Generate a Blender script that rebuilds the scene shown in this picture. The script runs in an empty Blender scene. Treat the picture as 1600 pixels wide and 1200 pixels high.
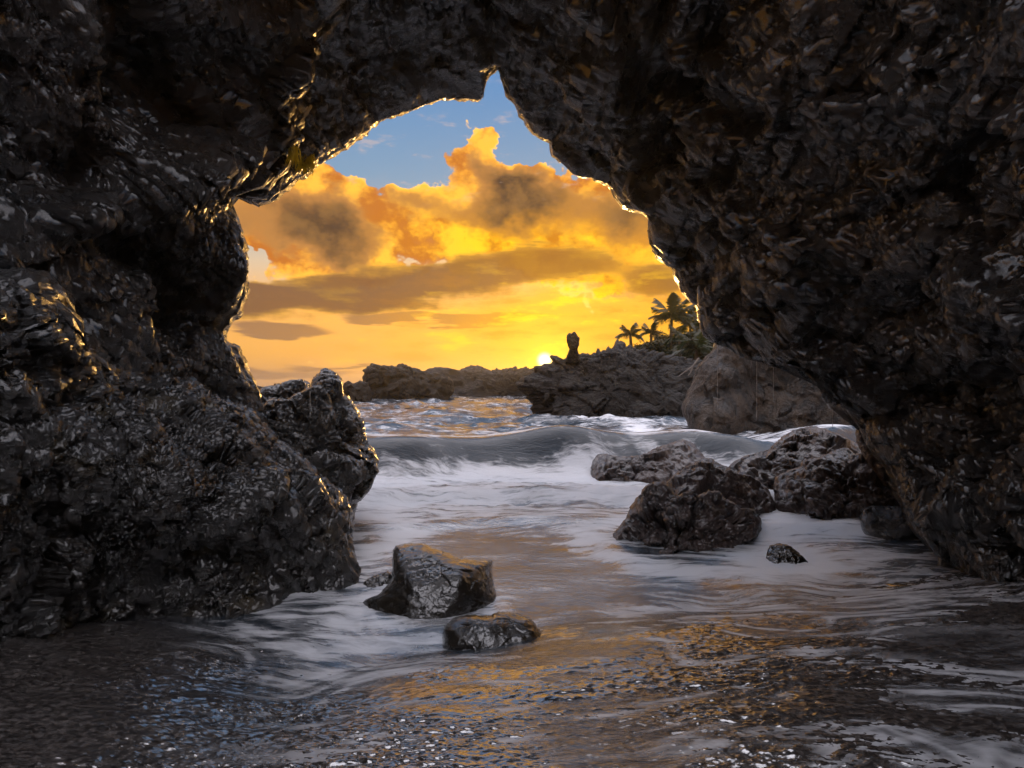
import bpy, math, random
import numpy as np
from mathutils import Vector, Matrix

# ------------------------------------------------------------------ camera
F = 21.0 / 36.0 * 1600.0            # focal length in photograph pixels
CZ = 1.6
scene = bpy.context.scene
cam_data = bpy.data.cameras.new('camera')
cam_data.lens = 21.0
cam_data.sensor_width = 36.0
cam_data.clip_start = 0.05
cam_data.clip_end = 20000.0
cam = bpy.data.objects.new('camera', cam_data)
cam.location = (0, 0, CZ)
cam.rotation_euler = (math.radians(90), 0, 0)
scene.collection.objects.link(cam)
scene.camera = cam


def at(px, py, d):
    """point that stands d metres in front of the viewer's place"""
    return ((px - 800.0) / F * d, d, CZ - (py - 600.0) / F * d)


def azel(px, py):
    v = Vector(((px - 800) / F, 1.0, (600 - py) / F)).normalized()
    return math.atan2(v.x, v.y), math.asin(v.z)


SUN_AZ, SUN_EL = azel(851, 563)

# ------------------------------------------------------------------ render settings
scene.render.engine = 'CYCLES'
scene.view_settings.view_transform = 'Standard'
scene.view_settings.look = 'None'
scene.view_settings.exposure = 2.45
scene.view_settings.gamma = 1.0
scene.view_settings.use_curve_mapping = False
scene.cycles.use_denoising = True
scene.cycles.max_bounces = 6
scene.cycles.diffuse_bounces = 3
scene.cycles.glossy_bounces = 3
scene.cycles.use_adaptive_sampling = True
scene.cycles.adaptive_threshold = 0.02
scene.cycles.transparent_max_bounces = 12
scene.cycles.sample_clamp_indirect = 6.0


# ------------------------------------------------------------------ node helpers
class NT:
    def __init__(self, tree):
        self.t = tree
        self.n = tree.nodes
        self.l = tree.links

    def link(self, a, b):
        self.l.new(a, b)

    def put(self, sock, v):
        if v is None:
            return
        if isinstance(v, bpy.types.NodeSocket):
            self.l.new(v, sock)
        else:
            sock.default_value = v

    def math(self, op, a, b=None, c=None, clamp=False):
        n = self.n.new('ShaderNodeMath')
        n.operation = op
        n.use_clamp = clamp
        for i, v in enumerate((a, b, c)):
            if v is not None:
                self.put(n.inputs[i], v)
        return n.outputs[0]

    def vmath(self, op, a, b=None):
        n = self.n.new('ShaderNodeVectorMath')
        n.operation = op
        self.put(n.inputs[0], a)
        if b is not None:
            self.put(n.inputs[1], b)
        return n.outputs['Value'] if op in ('DOT_PRODUCT', 'LENGTH') else n.outputs[0]

    def noise(self, vec, scale, detail=4.0, rough=0.55, dist=0.0, out='Fac'):
        n = self.n.new('ShaderNodeTexNoise')
        self.put(n.inputs['Vector'], vec)
        n.inputs['Scale'].default_value = scale
        n.inputs['Detail'].default_value = detail
        n.inputs['Roughness'].default_value = rough
        n.inputs['Distortion'].default_value = dist
        return n.outputs[out]

    def sstep(self, x, lo, hi, a=0.0, b=1.0):
        n = self.n.new('ShaderNodeMapRange')
        n.interpolation_type = 'SMOOTHSTEP'
        self.put(n.inputs[0], x)
        n.inputs[1].default_value = lo
        n.inputs[2].default_value = hi
        n.inputs[3].default_value = a
        n.inputs[4].default_value = b
        return n.outputs[0]

    def mix(self, fac, a, b, mode='MIX'):
        n = self.n.new('ShaderNodeMix')
        n.data_type = 'RGBA'
        n.blend_type = mode
        n.clamp_factor = True
        self.put(n.inputs[0], fac)
        self.put(n.inputs[6], a)
        self.put(n.inputs[7], b)
        return n.outputs[2]

    def ramp(self, fac, stops, interp='EASE'):
        n = self.n.new('ShaderNodeValToRGB')
        cr = n.color_ramp
        cr.interpolation = interp
        while len(cr.elements) < len(stops):
            cr.elements.new(0.5)
        for e, (p, c) in zip(cr.elements, stops):
            e.position = p
            e.color = tuple(c) + (1.0,)
        self.put(n.inputs[0], fac)
        return n.outputs[0]


def rgb(r, g, b):
    return (r, g, b, 1.0)


# ------------------------------------------------------------------ world: sunset sky with cloud banks
def build_world():
    w = bpy.data.worlds.new('World')
    scene.world = w
    w.use_nodes = True
    w.node_tree.nodes.clear()
    N = NT(w.node_tree)
    tc = N.n.new('ShaderNodeTexCoord')
    d = tc.outputs['Generated']
    sep = N.n.new('ShaderNodeSeparateXYZ')
    N.link(d, sep.inputs[0])
    x, y, z = sep.outputs
    az = N.math('ARCTAN2', x, y)
    el = N.math('ARCSINE', z)
    # warped direction: billows
    flat = N.vmath('MULTIPLY', d, (1.0, 1.0, 1.35))
    w1 = N.noise(flat, 9.0, 4.0, 0.62, 0.0, 'Color')
    w1 = N.vmath('SUBTRACT', w1, (0.5, 0.5, 0.5))
    sw = N.n.new('ShaderNodeSeparateXYZ')
    N.link(w1, sw.inputs[0])
    azw = N.math('MULTIPLY_ADD', sw.outputs[0], 0.17, az)
    elw = N.math('MULTIPLY_ADD', sw.outputs[1], 0.15, el)
    # long low streaks use a flatter warp
    stk = N.vmath('MULTIPLY', d, (1.0, 1.0, 7.0))
    w2 = N.noise(stk, 5.0, 4.0, 0.6, 0.0, 'Fac')
    els = N.math('MULTIPLY_ADD', N.math('SUBTRACT', w2, 0.5), 0.06, el)

    def blobs(lst, a_sock, e_sock):
        cmb = N.n.new('ShaderNodeCombineXYZ')
        N.link(a_sock, cmb.inputs[0])
        N.link(e_sock, cmb.inputs[1])
        tot = None
        for px, py, sx, sy, amp in lst:
            a0, e0 = azel(px, py)
            n = N.n.new('ShaderNodeVectorMath')
            n.operation = 'MULTIPLY_ADD'
            N.link(cmb.outputs[0], n.inputs[0])
            n.inputs[1].default_value = (F / sx, F / sy, 0)
            n.inputs[2].default_value = (-a0 * F / sx, -e0 * F / sy, 0)
            g = N.math('POWER', 0.36788, N.vmath('DOT_PRODUCT', n.outputs[0], n.outputs[0]))
            tot = N.math('MULTIPLY', g, amp) if tot is None else N.math('MULTIPLY_ADD', g, amp, tot)
        return tot

    billow = N.noise(flat, 13.0, 5.0, 0.62, 0.0)
    cw = N.n.new('ShaderNodeCombineXYZ')
    N.link(azw, cw.inputs[0])
    N.link(elw, cw.inputs[1])

    def puffs(scale, off):
        v = N.n.new('ShaderNodeTexVoronoi')
        v.voronoi_dimensions = '2D'
        v.feature = 'F1'
        v.inputs['Scale'].default_value = scale
        N.link(N.vmath('ADD', cw.outputs[0], (off, off * 0.7, 0)), v.inputs['Vector'])
        return N.math('SUBTRACT', 0.42, v.outputs['Distance'])

    pf = N.math('MULTIPLY_ADD', puffs(14.0, 3.1), 0.62, N.math('MULTIPLY', puffs(36.0, 9.7), 0.34))
    fine = N.noise(flat, 46.0, 4.0, 0.62, 0.0)
    bb = N.math('MULTIPLY_ADD', N.math('SUBTRACT', billow, 0.5), 0.85, N.math('MULTIPLY', pf, 0.46))
    bb = N.math('MULTIPLY_ADD', N.math('SUBTRACT', fine, 0.5), 0.30, bb)
    # cloud banks that stand above the sea
    cum = blobs([(500, 345, 85, 85, 1.3), (415, 345, 80, 62, 0.85), (600, 410, 85, 34, 1.0), (640, 335, 70, 34, 0.62),
                 (770, 335, 95, 80, 1.3), (752, 240, 26, 34, 1.0), (880, 320, 110, 60, 1.1), (985, 375, 120, 75, 1.0),
                 (1060, 330, 90, 70, 0.8), (290, 330, 110, 90, 0.8), (150, 300, 140, 100, 0.9), (1300, 330, 220, 110, 1.0),
                 (398, 408, 36, 20, -1.3), (600, 262, 70, 34, -0.6), (850, 225, 60, 26, -0.5)], azw, elw)
    # the same broken cloud all the way round the sky
    wide = N.noise(N.vmath('MULTIPLY', d, (1.0, 1.0, 2.4)), 2.6, 3.0, 0.5)
    away = N.math('MAXIMUM', N.sstep(N.math('ABSOLUTE', az), 0.55, 0.85), N.sstep(el, 0.62, 0.8))
    elband = N.sstep(el, 0.05, 0.16)
    cum = N.math('ADD', cum, N.math('MULTIPLY', N.math('MULTIPLY', away, elband), N.sstep(wide, 0.42, 0.62)))
    D = N.math('ADD', cum, N.math('MULTIPLY', bb, 1.35))
    alpha_c = N.sstep(D, 0.38, 0.50)
    band = blobs([(500, 462, 190, 22, 1.1), (700, 436, 150, 26, 1.0), (860, 405, 130, 26, 0.9), (1040, 440, 70, 26, 0.95), (200, 470, 240, 30, 0.9)], azw, els)
    D2 = N.math('MULTIPLY_ADD', bb, 0.55, band)
    alpha_b = N.sstep(D2, 0.30, 0.62)
    streak = blobs([(430, 518, 90, 13, 1.0), (650, 498, 130, 9, 1.0), (430, 585, 170, 9, 0.8), (780, 492, 140, 7, 0.6),
                    (560, 572, 140, 4, 0.6), (1000, 505, 200, 8, 0.4)], az, els)
    D3 = N.math('ADD', streak, N.math('SUBTRACT', w2, 0.5))
    alpha_s = N.sstep(D3, 0.35, 0.65)
    core = blobs([(503, 345, 52, 60, 1.25), (560, 385, 50, 26, 0.7), (640, 318, 56, 42, 1.15), (790, 305, 58, 58, 1.35), (860, 285, 60, 36, 0.9),
                  (720, 345, 40, 34, 0.5), (985, 322, 66, 30, 0.95), (300, 340, 70, 60, 0.8), (150, 290, 90, 60, 0.9), (1300, 300, 150, 60, 0.9)], azw, elw)
    core = N.math('ADD', core, N.math('MULTIPLY', N.math('MULTIPLY', away, 0.6), N.sstep(wide, 0.52, 0.7)))
    dark = N.math('MULTIPLY_ADD', bb, -0.55, N.math('MULTIPLY_ADD', N.math('SUBTRACT', D, 0.85), 0.50, N.math('MULTIPLY', core, 0.50)))

    # the sun's side of the sky
    sv = Vector((math.sin(SUN_AZ) * math.cos(SUN_EL), math.cos(SUN_AZ) * math.cos(SUN_EL), math.sin(SUN_EL)))
    ang = N.math('ARCCOSINE', N.math('MINIMUM', N.vmath('DOT_PRODUCT', d, tuple(sv)), 0.99999))
    glow = N.math('POWER', 2.71828, N.math('MULTIPLY', ang, -1.0 / 0.05))
    near = N.math('MINIMUM', blobs([(875, 545, 290, 85, 0.95), (940, 475, 170, 60, 0.7), (930, 370, 190, 60, 0.55), (740, 380, 140, 50, 0.5)], azw, elw), 1.0)
    # clear sky
    elr = N.math('MULTIPLY', N.math('MAXIMUM', el, 0.0), 1.0 / 1.5708)
    clear = N.ramp(elr, [(0.0, (0.50, 0.28, 0.15)), (0.03, (0.78, 0.38, 0.09)), (0.075, (0.90, 0.42, 0.095)), (0.12, (0.66, 0.50, 0.34)),
                         (0.17, (0.22, 0.34, 0.45)), (0.30, (0.10, 0.25, 0.50)), (0.55, (0.11, 0.25, 0.48)), (1.0, (0.11, 0.22, 0.42))], 'LINEAR')
    nish = N.n.new('ShaderNodeTexSky')
    nish.sky_type = 'NISHITA'
    nish.sun_disc = False
    nish.sun_elevation = max(SUN_EL, math.radians(2.0))
    nish.sun_rotation = SUN_AZ
    nish.air_density = 1.0
    nish.dust_density = 2.0
    ns = N.vmath('MULTIPLY', nish.outputs[0], (0.10, 0.10, 0.10))
    col = N.mix(0.15, clear, ns)
    col = N.mix(N.math('MULTIPLY', near, 0.80), col, rgb(1.0, 0.43, 0.008))
    lit = N.mix(near, rgb(1.08, 0.50, 0.055), rgb(1.25, 0.64, 0.002))
    lit = N.mix(N.sstep(D, 0.42, 0.66), rgb(1.15, 0.64, 0.14), lit)
    crev = N.sstep(bb, -0.16, 0.13)
    lit = N.mix(crev, N.vmath('MULTIPLY', lit, (0.46, 0.31, 0.42)), lit)
    mid = N.mix(near, rgb(0.46, 0.205, 0.055), rgb(0.62, 0.26, 0.012))
    shade = N.mix(crev, rgb(0.075, 0.042, 0.025), rgb(0.24, 0.120, 0.040))
    ccol = N.mix(N.sstep(dark, 0.22, 0.65), lit, mid)
    ccol = N.mix(N.sstep(dark, 0.50, 1.10), ccol, shade)
    col = N.mix(alpha_c, col, ccol)
    bcol = N.mix(near, rgb(0.17, 0.080, 0.040), rgb(0.34, 0.135, 0.014))
    bcol = N.mix(N.sstep(D2, 0.30, 0.85), N.mix(0.5, bcol, rgb(0.95, 0.48, 0.05)), bcol)
    col = N.mix(N.math('MULTIPLY', alpha_b, 0.93), col, bcol)
    col = N.mix(N.math('MULTIPLY', alpha_s, 0.8), col, N.mix(near, rgb(0.20, 0.11, 0.075), rgb(0.66, 0.28, 0.015)))
    # drawn-out bands of glowing cloud low round the sun
    bands = N.noise(N.vmath('MULTIPLY', d, (1.0, 1.0, 4.0)), 8.0, 5.0, 0.64, 0.0)
    low = N.math('MULTIPLY', N.sstep(el, 0.24, 0.12), N.sstep(N.math('ABSOLUTE', az), 0.9, 0.5))
    low = N.math('MULTIPLY', low, near)
    col = N.mix(N.math('MULTIPLY', N.math('MULTIPLY', N.sstep(bands, 0.50, 0.66), low), 0.6), col, rgb(0.62, 0.24, 0.012))
    col = N.mix(N.math('MULTIPLY', N.math('MULTIPLY', N.sstep(bands, 0.48, 0.34), low), 0.7), col, rgb(1.30, 0.74, 0.010))
    # small pink wisps high in the blue
    wis = N.noise(N.vmath('MULTIPLY', d, (1.0, 1.0, 3.2)), 16.0, 4.0, 0.6, 0.0)
    wism = N.math('MULTIPLY', N.sstep(wis, 0.58, 0.72), N.math('MULTIPLY', N.sstep(el, 0.28, 0.33), 0.5))
    col = N.mix(wism, col, rgb(0.55, 0.42, 0.38))
    # the air round the sun
    col = N.vmath('ADD', col, N.mix(glow, rgb(0, 0, 0), rgb(0.7, 0.36, 0.01)))
    disc = N.sstep(ang, 0.017, 0.0)
    col = N.vmath('ADD', col, N.mix(disc, rgb(0, 0, 0), rgb(4.0, 3.2, 1.6)))
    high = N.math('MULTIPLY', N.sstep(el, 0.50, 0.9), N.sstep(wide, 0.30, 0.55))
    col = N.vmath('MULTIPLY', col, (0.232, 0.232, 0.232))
    col = N.mix(N.math('MULTIPLY', high, 0.9), col, rgb(0.46, 0.45, 0.50))  # pale overhead cloud added out of view, brighter than visible sky, to light water
    # below the horizon the far sea
    col = N.mix(N.sstep(el, -0.02, -0.002, 1.0, 0.0), col, rgb(0.03, 0.03, 0.035))
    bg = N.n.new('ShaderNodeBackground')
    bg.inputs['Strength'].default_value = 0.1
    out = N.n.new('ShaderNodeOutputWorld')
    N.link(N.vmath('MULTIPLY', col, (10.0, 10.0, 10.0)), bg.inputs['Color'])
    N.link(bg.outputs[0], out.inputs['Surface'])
    w.cycles.sampling_method = 'MANUAL'
    w.cycles.sample_map_resolution = 2048


build_world()

sun_data = bpy.data.lights.new('sun', 'SUN')
sun_data.energy = 0.22
sun_data.angle = math.radians(0.6)
sun_data.color = (1.0, 0.55, 0.16)
sun = bpy.data.objects.new('sun', sun_data)
scene.collection.objects.link(sun)
sdir = Vector((math.sin(SUN_AZ) * math.cos(SUN_EL), math.cos(SUN_AZ) * math.cos(SUN_EL), math.sin(SUN_EL)))
sun.rotation_euler = sdir.to_track_quat('Z', 'Y').to_euler()
sun.location = (5, 60, 30)


# ------------------------------------------------------------------ numpy noise
GRAD = np.array([(1, 1, 0), (-1, 1, 0), (1, -1, 0), (-1, -1, 0), (1, 0, 1), (-1, 0, 1), (1, 0, -1), (-1, 0, -1),
                 (0, 1, 1), (0, -1, 1), (0, 1, -1), (0, -1, -1), (1, 1, 0), (-1, 1, 0), (0, -1, 1), (0, -1, -1)], dtype=np.float32)


def hsh(ix, iy, iz, seed):
    h = (ix.astype(np.uint32) * np.uint32(374761393)) ^ (iy.astype(np.uint32) * np.uint32(668265263)) ^ (iz.astype(np.uint32) * np.uint32(2147483647 - 5821)) ^ np.uint32(seed * 97531 + 12345)
    h = (h ^ (h >> np.uint32(13))) * np.uint32(1274126177)
    h = (h ^ (h >> np.uint32(15))) * np.uint32(2246822519)
    return h ^ (h >> np.uint32(16))


def perlin(P, seed=0):
    P = P.astype(np.float32)
    I = np.floor(P)
    f = P - I
    I = I.astype(np.int64)
    u = f * f * f * (f * (f * 6 - 15) + 10)
    res = np.zeros(len(P), np.float32)
    for dx in (0, 1):
        wx = u[:, 0] if dx else 1 - u[:, 0]
        for dy in (0, 1):
            wy = u[:, 1] if dy else 1 - u[:, 1]
            for dz in (0, 1):
                wz = u[:, 2] if dz else 1 - u[:, 2]
                g = GRAD[hsh(I[:, 0] + dx, I[:, 1] + dy, I[:, 2] + dz, seed) & np.uint32(15)]
                res += wx * wy * wz * (g[:, 0] * (f[:, 0] - dx) + g[:, 1] * (f[:, 1] - dy) + g[:, 2] * (f[:, 2] - dz))
    return res


def fbm(P, freq, octv=4, gain=0.5, seed=0, ridged=False):
    out = np.zeros(len(P), np.float32)
    amp, tot = 1.0, 0.0
    for o in range(octv):
        n = perlin(P * freq + o * 17.3, seed + o)
        if ridged:
            n = 1.0 - 2.2 * np.abs(n)
        out += amp * n
        tot += amp
        amp *= gain
        freq *= 2.03
    return out / tot


def worley(P, seed=0):
    P = P.astype(np.float32)
    I = np.floor(P).astype(np.int64)
    f1 = np.full(len(P), 9.0, np.float32)
    f2 = np.full(len(P), 9.0, np.float32)
    cid = np.zeros(len(P), np.float32)
    for dx in (-1, 0, 1):
        for dy in (-1, 0, 1):
            for dz in (-1, 0, 1):
                cx, cy, cz = I[:, 0] + dx, I[:, 1] + dy, I[:, 2] + dz
                h = hsh(cx, cy, cz, seed)
                qx = cx + (h & np.uint32(1023)).astype(np.float32) / 1023.0
                qy = cy + ((h >> np.uint32(10)) & np.uint32(1023)).astype(np.float32) / 1023.0
                qz = cz + ((h >> np.uint32(20)) & np.uint32(1023)).astype(np.float32) / 1023.0
                dd = (P[:, 0] - qx) ** 2 + (P[:, 1] - qy) ** 2 + (P[:, 2] - qz) ** 2
                m = dd < f1
                f2 = np.where(m, f1, np.minimum(f2, dd))
                cid = np.where(m, ((h >> np.uint32(5)) & np.uint32(255)).astype(np.float32) / 255.0, cid)
                f1 = np.where(m, dd, f1)
    return np.sqrt(f1), np.sqrt(f2), cid


def facets(P, seed):
    """broken planes: every cell of the rock tilts its own way"""
    P = P.astype(np.float32)
    I = np.floor(P).astype(np.int64)
    f1 = np.full(len(P), 9.0, np.float32)
    f2 = np.full(len(P), 9.0, np.float32)
    val = np.zeros(len(P), np.float32)
    for dx in (-1, 0, 1):
        for dy in (-1, 0, 1):
            for dz in (-1, 0, 1):
                cx, cy, cz = I[:, 0] + dx, I[:, 1] + dy, I[:, 2] + dz
                h = hsh(cx, cy, cz, seed)
                ax = P[:, 0] - cx - (h & np.uint32(1023)).astype(np.float32) / 1023.0
                ay = P[:, 1] - cy - ((h >> np.uint32(10)) & np.uint32(1023)).astype(np.float32) / 1023.0
                az = P[:, 2] - cz - ((h >> np.uint32(20)) & np.uint32(1023)).astype(np.float32) / 1023.0
                dd = ax * ax + ay * ay + az * az
                m = dd < f1
                f2 = np.where(m, f1, np.minimum(f2, dd))
                g = GRAD[(h >> np.uint32(7)) & np.uint32(15)]
                v = g[:, 0] * ax + g[:, 1] * ay + g[:, 2] * az + ((h >> np.uint32(13)) & np.uint32(255)).astype(np.float32) / 255.0 - 0.5
                val = np.where(m, v, val)
                f1 = np.where(m, dd, f1)
    return val


def warp(P, freq, amp, seed):
    return P + amp * np.stack([perlin(P * freq, seed), perlin(P * freq + 31.7, seed + 1), perlin(P * freq + 71.3, seed + 2)], 1)


def smooth(x, lo, hi):
    t = np.clip((x - lo) / (hi - lo), 0, 1)
    return t * t * (3 - 2 * t)


def gfilter(a, s):
    r = int(3 * s) + 1
    k = np.exp(-0.5 * (np.arange(-r, r + 1) / s) ** 2)
    k /= k.sum()
    return np.convolve(np.pad(a, r, mode='edge'), k, mode='valid')


# ------------------------------------------------------------------ mesh helpers
def link(o, parent=None):
    scene.collection.objects.link(o)
    if parent is not None:
        o.parent = parent
    return o


def tag(o, label=None, cat=None, group=None, kind=None):
    if label:
        o['label'] = label
    if cat:
        o['category'] = cat
    if group:
        o['group'] = group
    if kind:
        o['kind'] = kind
    return o


def np_mesh(name, V, Q, mat, smooth_shade=True, attrs=None):
    V = np.ascontiguousarray(V, dtype=np.float32)
    Q = np.ascontiguousarray(Q, dtype=np.int32)
    k = Q.shape[1]
    me = bpy.data.meshes.new(name)
    me.vertices.add(len(V))
    me.vertices.foreach_set('co', V.ravel())
    me.loops.add(Q.size)
    me.loops.foreach_set('vertex_index', Q.ravel())
    me.polygons.add(len(Q))
    me.polygons.foreach_set('loop_start', np.arange(0, Q.size, k, dtype=np.int32))
    me.polygons.foreach_set('loop_total', np.full(len(Q), k, dtype=np.int32))
    me.update(calc_edges=True)
    if smooth_shade:
        me.shade_smooth()
    for an, arr in (attrs or {}).items():
        a = me.attributes.new(an, 'FLOAT', 'POINT')
        a.data.foreach_set('value', np.ascontiguousarray(arr, dtype=np.float32))
    me.materials.append(mat)
    return me


def np_obj(name, V, Q, mat, parent=None, origin=None, **kw):
    V = np.asarray(V, dtype=np.float64)
    if origin is None:
        origin = np.zeros(3)
    me = np_mesh(name, V - np.asarray(origin), Q, mat, **kw)
    o = bpy.data.objects.new(name, me)
    o.location = origin
    return link(o, parent)


def grid_faces(nu, nv, close_u=False):
    """vertex index = u * nv + v"""
    uu = np.arange(nu if close_u else nu - 1)
    vv = np.arange(nv - 1)
    U, W = np.meshgrid(uu, vv, indexing='ij')
    U2 = (U + 1) % nu
    return np.stack([U * nv + W, U2 * nv + W, U2 * nv + W + 1, U * nv + W + 1], -1).reshape(-1, 4)


def grid_normals(G, close_u=False):
    if close_u:
        du = np.roll(G, -1, 0) - np.roll(G, 1, 0)
    else:
        du = np.gradient(G, axis=0)
    dv = np.gradient(G, axis=1)
    n = np.cross(du, dv)
    ln = np.linalg.norm(n, axis=2, keepdims=True)
    return n / np.maximum(ln, 1e-9)


# ------------------------------------------------------------------ materials
def new_mat(name):
    m = bpy.data.materials.new(name)
    m.use_nodes = True
    m.node_tree.nodes.clear()
    N = NT(m.node_tree)
    out = N.n.new('ShaderNodeOutputMaterial')
    b = N.n.new('ShaderNodeBsdfPrincipled')
    N.link(b.outputs[0], out.inputs['Surface'])
    return m, N, b, out


def rock_mat(name, c_dark, c_mid, c_warm, rough=(0.28, 0.6), bump=0.5, bscale=1.0, spec=0.5, lichen=None, wet=0.0):
    m, N, b, out = new_mat(name)
    tc = N.n.new('ShaderNodeTexCoord')
    geo = N.n.new('ShaderNodeNewGeometry')
    p = geo.outputs['Position']
    n1 = N.noise(p, 1.3, 5.0, 0.6)
    n2 = N.noise(p, 9.0 * bscale, 6.0, 0.65)
    n3 = N.noise(p, 55.0 * bscale, 5.0, 0.6)
    n4 = N.noise(p, 170.0 * bscale, 3.0, 0.6)
    c = N.mix(N.sstep(n2, 0.35, 0.68), rgb(*c_dark), rgb(*c_mid))
    c = N.mix(N.math('MULTIPLY', N.sstep(n1, 0.45, 0.7), 0.8), c, rgb(*c_warm))
    c = N.mix(N.math('MULTIPLY', N.sstep(n3, 0.55, 0.75), 0.35), c, rgb(*[min(1, v * 2.2) for v in c_mid]))
    if lichen:
        lm = N.sstep(N.noise(p, 3.1, 5.0, 0.65), 0.56, 0.68)
        c = N.mix(N.math('MULTIPLY', lm, 0.7), c, rgb(*lichen))
    N.link(c, b.inputs['Base Color'])
    r = N.sstep(N.noise(p, 4.0 * bscale, 6.0, 0.7), 0.35, 0.68, rough[0], rough[1])
    N.link(r, b.inputs['Roughness'])
    b.inputs['Specular IOR Level'].default_value = spec
    if wet:
        b.inputs['Coat Weight'].default_value = wet
        b.inputs['Coat IOR'].default_value = 1.9
        N.link(N.sstep(n2, 0.35, 0.7, 0.08, 0.28), b.inputs['Coat Roughness'])
    h = N.math('ADD', N.math('MULTIPLY', n3, 0.65), N.math('MULTIPLY', n4, 0.3))
    h = N.math('ADD', h, N.math('MULTIPLY', n2, 1.2))
    bm = N.n.new('ShaderNodeBump')
    bm.inputs['Strength'].default_value = bump
    bm.inputs['Distance'].default_value = 0.05 / bscale
    N.link(h, bm.inputs['Height'])
    N.link(bm.outputs[0], b.inputs['Normal'])
    return m


def streak_rock(name):
    m, N, b, out = new_mat(name)
    geo = N.n.new('ShaderNodeNewGeometry')
    p = geo.outputs['Position']
    st = N.noise(N.vmath('MULTIPLY', p, (1.6, 1.6, 0.16)), 1.4, 6.0, 0.65, 0.4)
    n2 = N.noise(p, 2.2, 7.0, 0.65)
    n3 = N.noise(p, 12.0, 5.0, 0.65)
    c = N.mix(N.sstep(st, 0.40, 0.62), rgb(0.006, 0.0045, 0.0035), rgb(0.052, 0.034, 0.020))
    c = N.mix(N.math('MULTIPLY', N.sstep(n2, 0.5, 0.7), 0.6), c, rgb(0.046, 0.027, 0.012))
    c = N.mix(N.math('MULTIPLY', N.sstep(n3, 0.5, 0.75), 0.4), c, rgb(0.010, 0.008, 0.007))
    N.link(c, b.inputs['Base Color'])
    N.link(N.sstep(n2, 0.35, 0.7, 0.30, 0.6), b.inputs['Roughness'])
    bm = N.n.new('ShaderNodeBump')
    bm.inputs['Strength'].default_value = 0.8
    bm.inputs['Distance'].default_value = 0.6
    N.link(N.math('ADD', N.math('MULTIPLY', st, 1.0), N.math('MULTIPLY_ADD', n2, 0.6, N.math('MULTIPLY', n3, 0.25))), bm.inputs['Height'])
    N.link(bm.outputs[0], b.inputs['Normal'])
    return m


def plain_mat(name, c1, c2, scale=3.0, rough=0.6, trans=0.0):
    m, N, b, out = new_mat(name)
    geo = N.n.new('ShaderNodeNewGeometry')
    n = N.noise(geo.outputs['Position'], scale, 4.0, 0.6)
    c = N.mix(N.sstep(n, 0.35, 0.65), rgb(*c1), rgb(*c2))
    N.link(c, b.inputs['Base Color'])
    b.inputs['Roughness'].default_value = rough
    if trans > 0:
        t = N.n.new('ShaderNodeBsdfTranslucent')
        N.link(N.vmath('MULTIPLY', c, (1.3, 1.4, 0.6)), t.inputs['Color'])
        ms = N.n.new('ShaderNodeMixShader')
        ms.inputs[0].default_value = trans
        N.link(b.outputs[0], ms.inputs[1])
        N.link(t.outputs[0], ms.inputs[2])
        N.link(ms.outputs[0], out.inputs['Surface'])
    return m


M = {}
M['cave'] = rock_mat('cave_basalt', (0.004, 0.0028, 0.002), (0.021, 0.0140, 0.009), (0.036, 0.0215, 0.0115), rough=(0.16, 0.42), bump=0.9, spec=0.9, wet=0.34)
M['wet'] = rock_mat('wet_basalt', (0.004, 0.0033, 0.0027), (0.015, 0.0115, 0.009), (0.020, 0.0145, 0.0095), rough=(0.14, 0.38), bump=0.7, spec=0.9, wet=0.38, lichen=(0.050, 0.033, 0.007))
M['smooth'] = rock_mat('worn_basalt', (0.007, 0.0055, 0.004), (0.018, 0.013, 0.008), (0.022, 0.016, 0.008), rough=(0.16, 0.34), bump=0.25, spec=0.8, wet=0.6)
M['red'] = rock_mat('red_lava', (0.030, 0.021, 0.019), (0.096, 0.063, 0.053), (0.112, 0.066, 0.050), rough=(0.25, 0.55), bump=0.7, wet=0.4)
M['far'] = rock_mat('far_lava', (0.005, 0.0035, 0.0025), (0.014, 0.009, 0.005), (0.018, 0.012, 0.006), rough=(0.5, 0.8), spec=0.25, bump=0.6, bscale=0.25)
M['tawny'] = streak_rock('tawny_rock')
M['earth'] = plain_mat('scrub_earth', (0.030, 0.028, 0.012), (0.060, 0.055, 0.022), 1.0, 0.9)
M['palm_leaf'] = plain_mat('palm_leaf', (0.022, 0.028, 0.008), (0.045, 0.048, 0.014), 1.0, 0.45, 0.3)
M['leaf'] = plain_mat('shrub_leaf', (0.020, 0.024, 0.007), (0.042, 0.044, 0.013), 0.8, 0.5, 0.3)
M['trunk'] = plain_mat('palm_trunk', (0.06, 0.045, 0.03), (0.11, 0.085, 0.06), 6.0, 0.85)
M['grass'] = plain_mat('dry_grass', (0.22, 0.16, 0.02), (0.36, 0.27, 0.04), 20.0, 0.6, 0.4)
M['wood'] = plain_mat('grey_driftwood', (0.07, 0.055, 0.045), (0.12, 0.10, 0.08), 8.0, 0.8)


def drip_material():
    m, N, b, out = new_mat('falling_water')
    b.inputs['Base Color'].default_value = rgb(0.85, 0.85, 0.85)
    b.inputs['Roughness'].default_value = 0.15
    b.inputs['IOR'].default_value = 1.33
    b.inputs['Transmission Weight'].default_value = 0.35
    return m


M['drip'] = drip_material()

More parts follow.
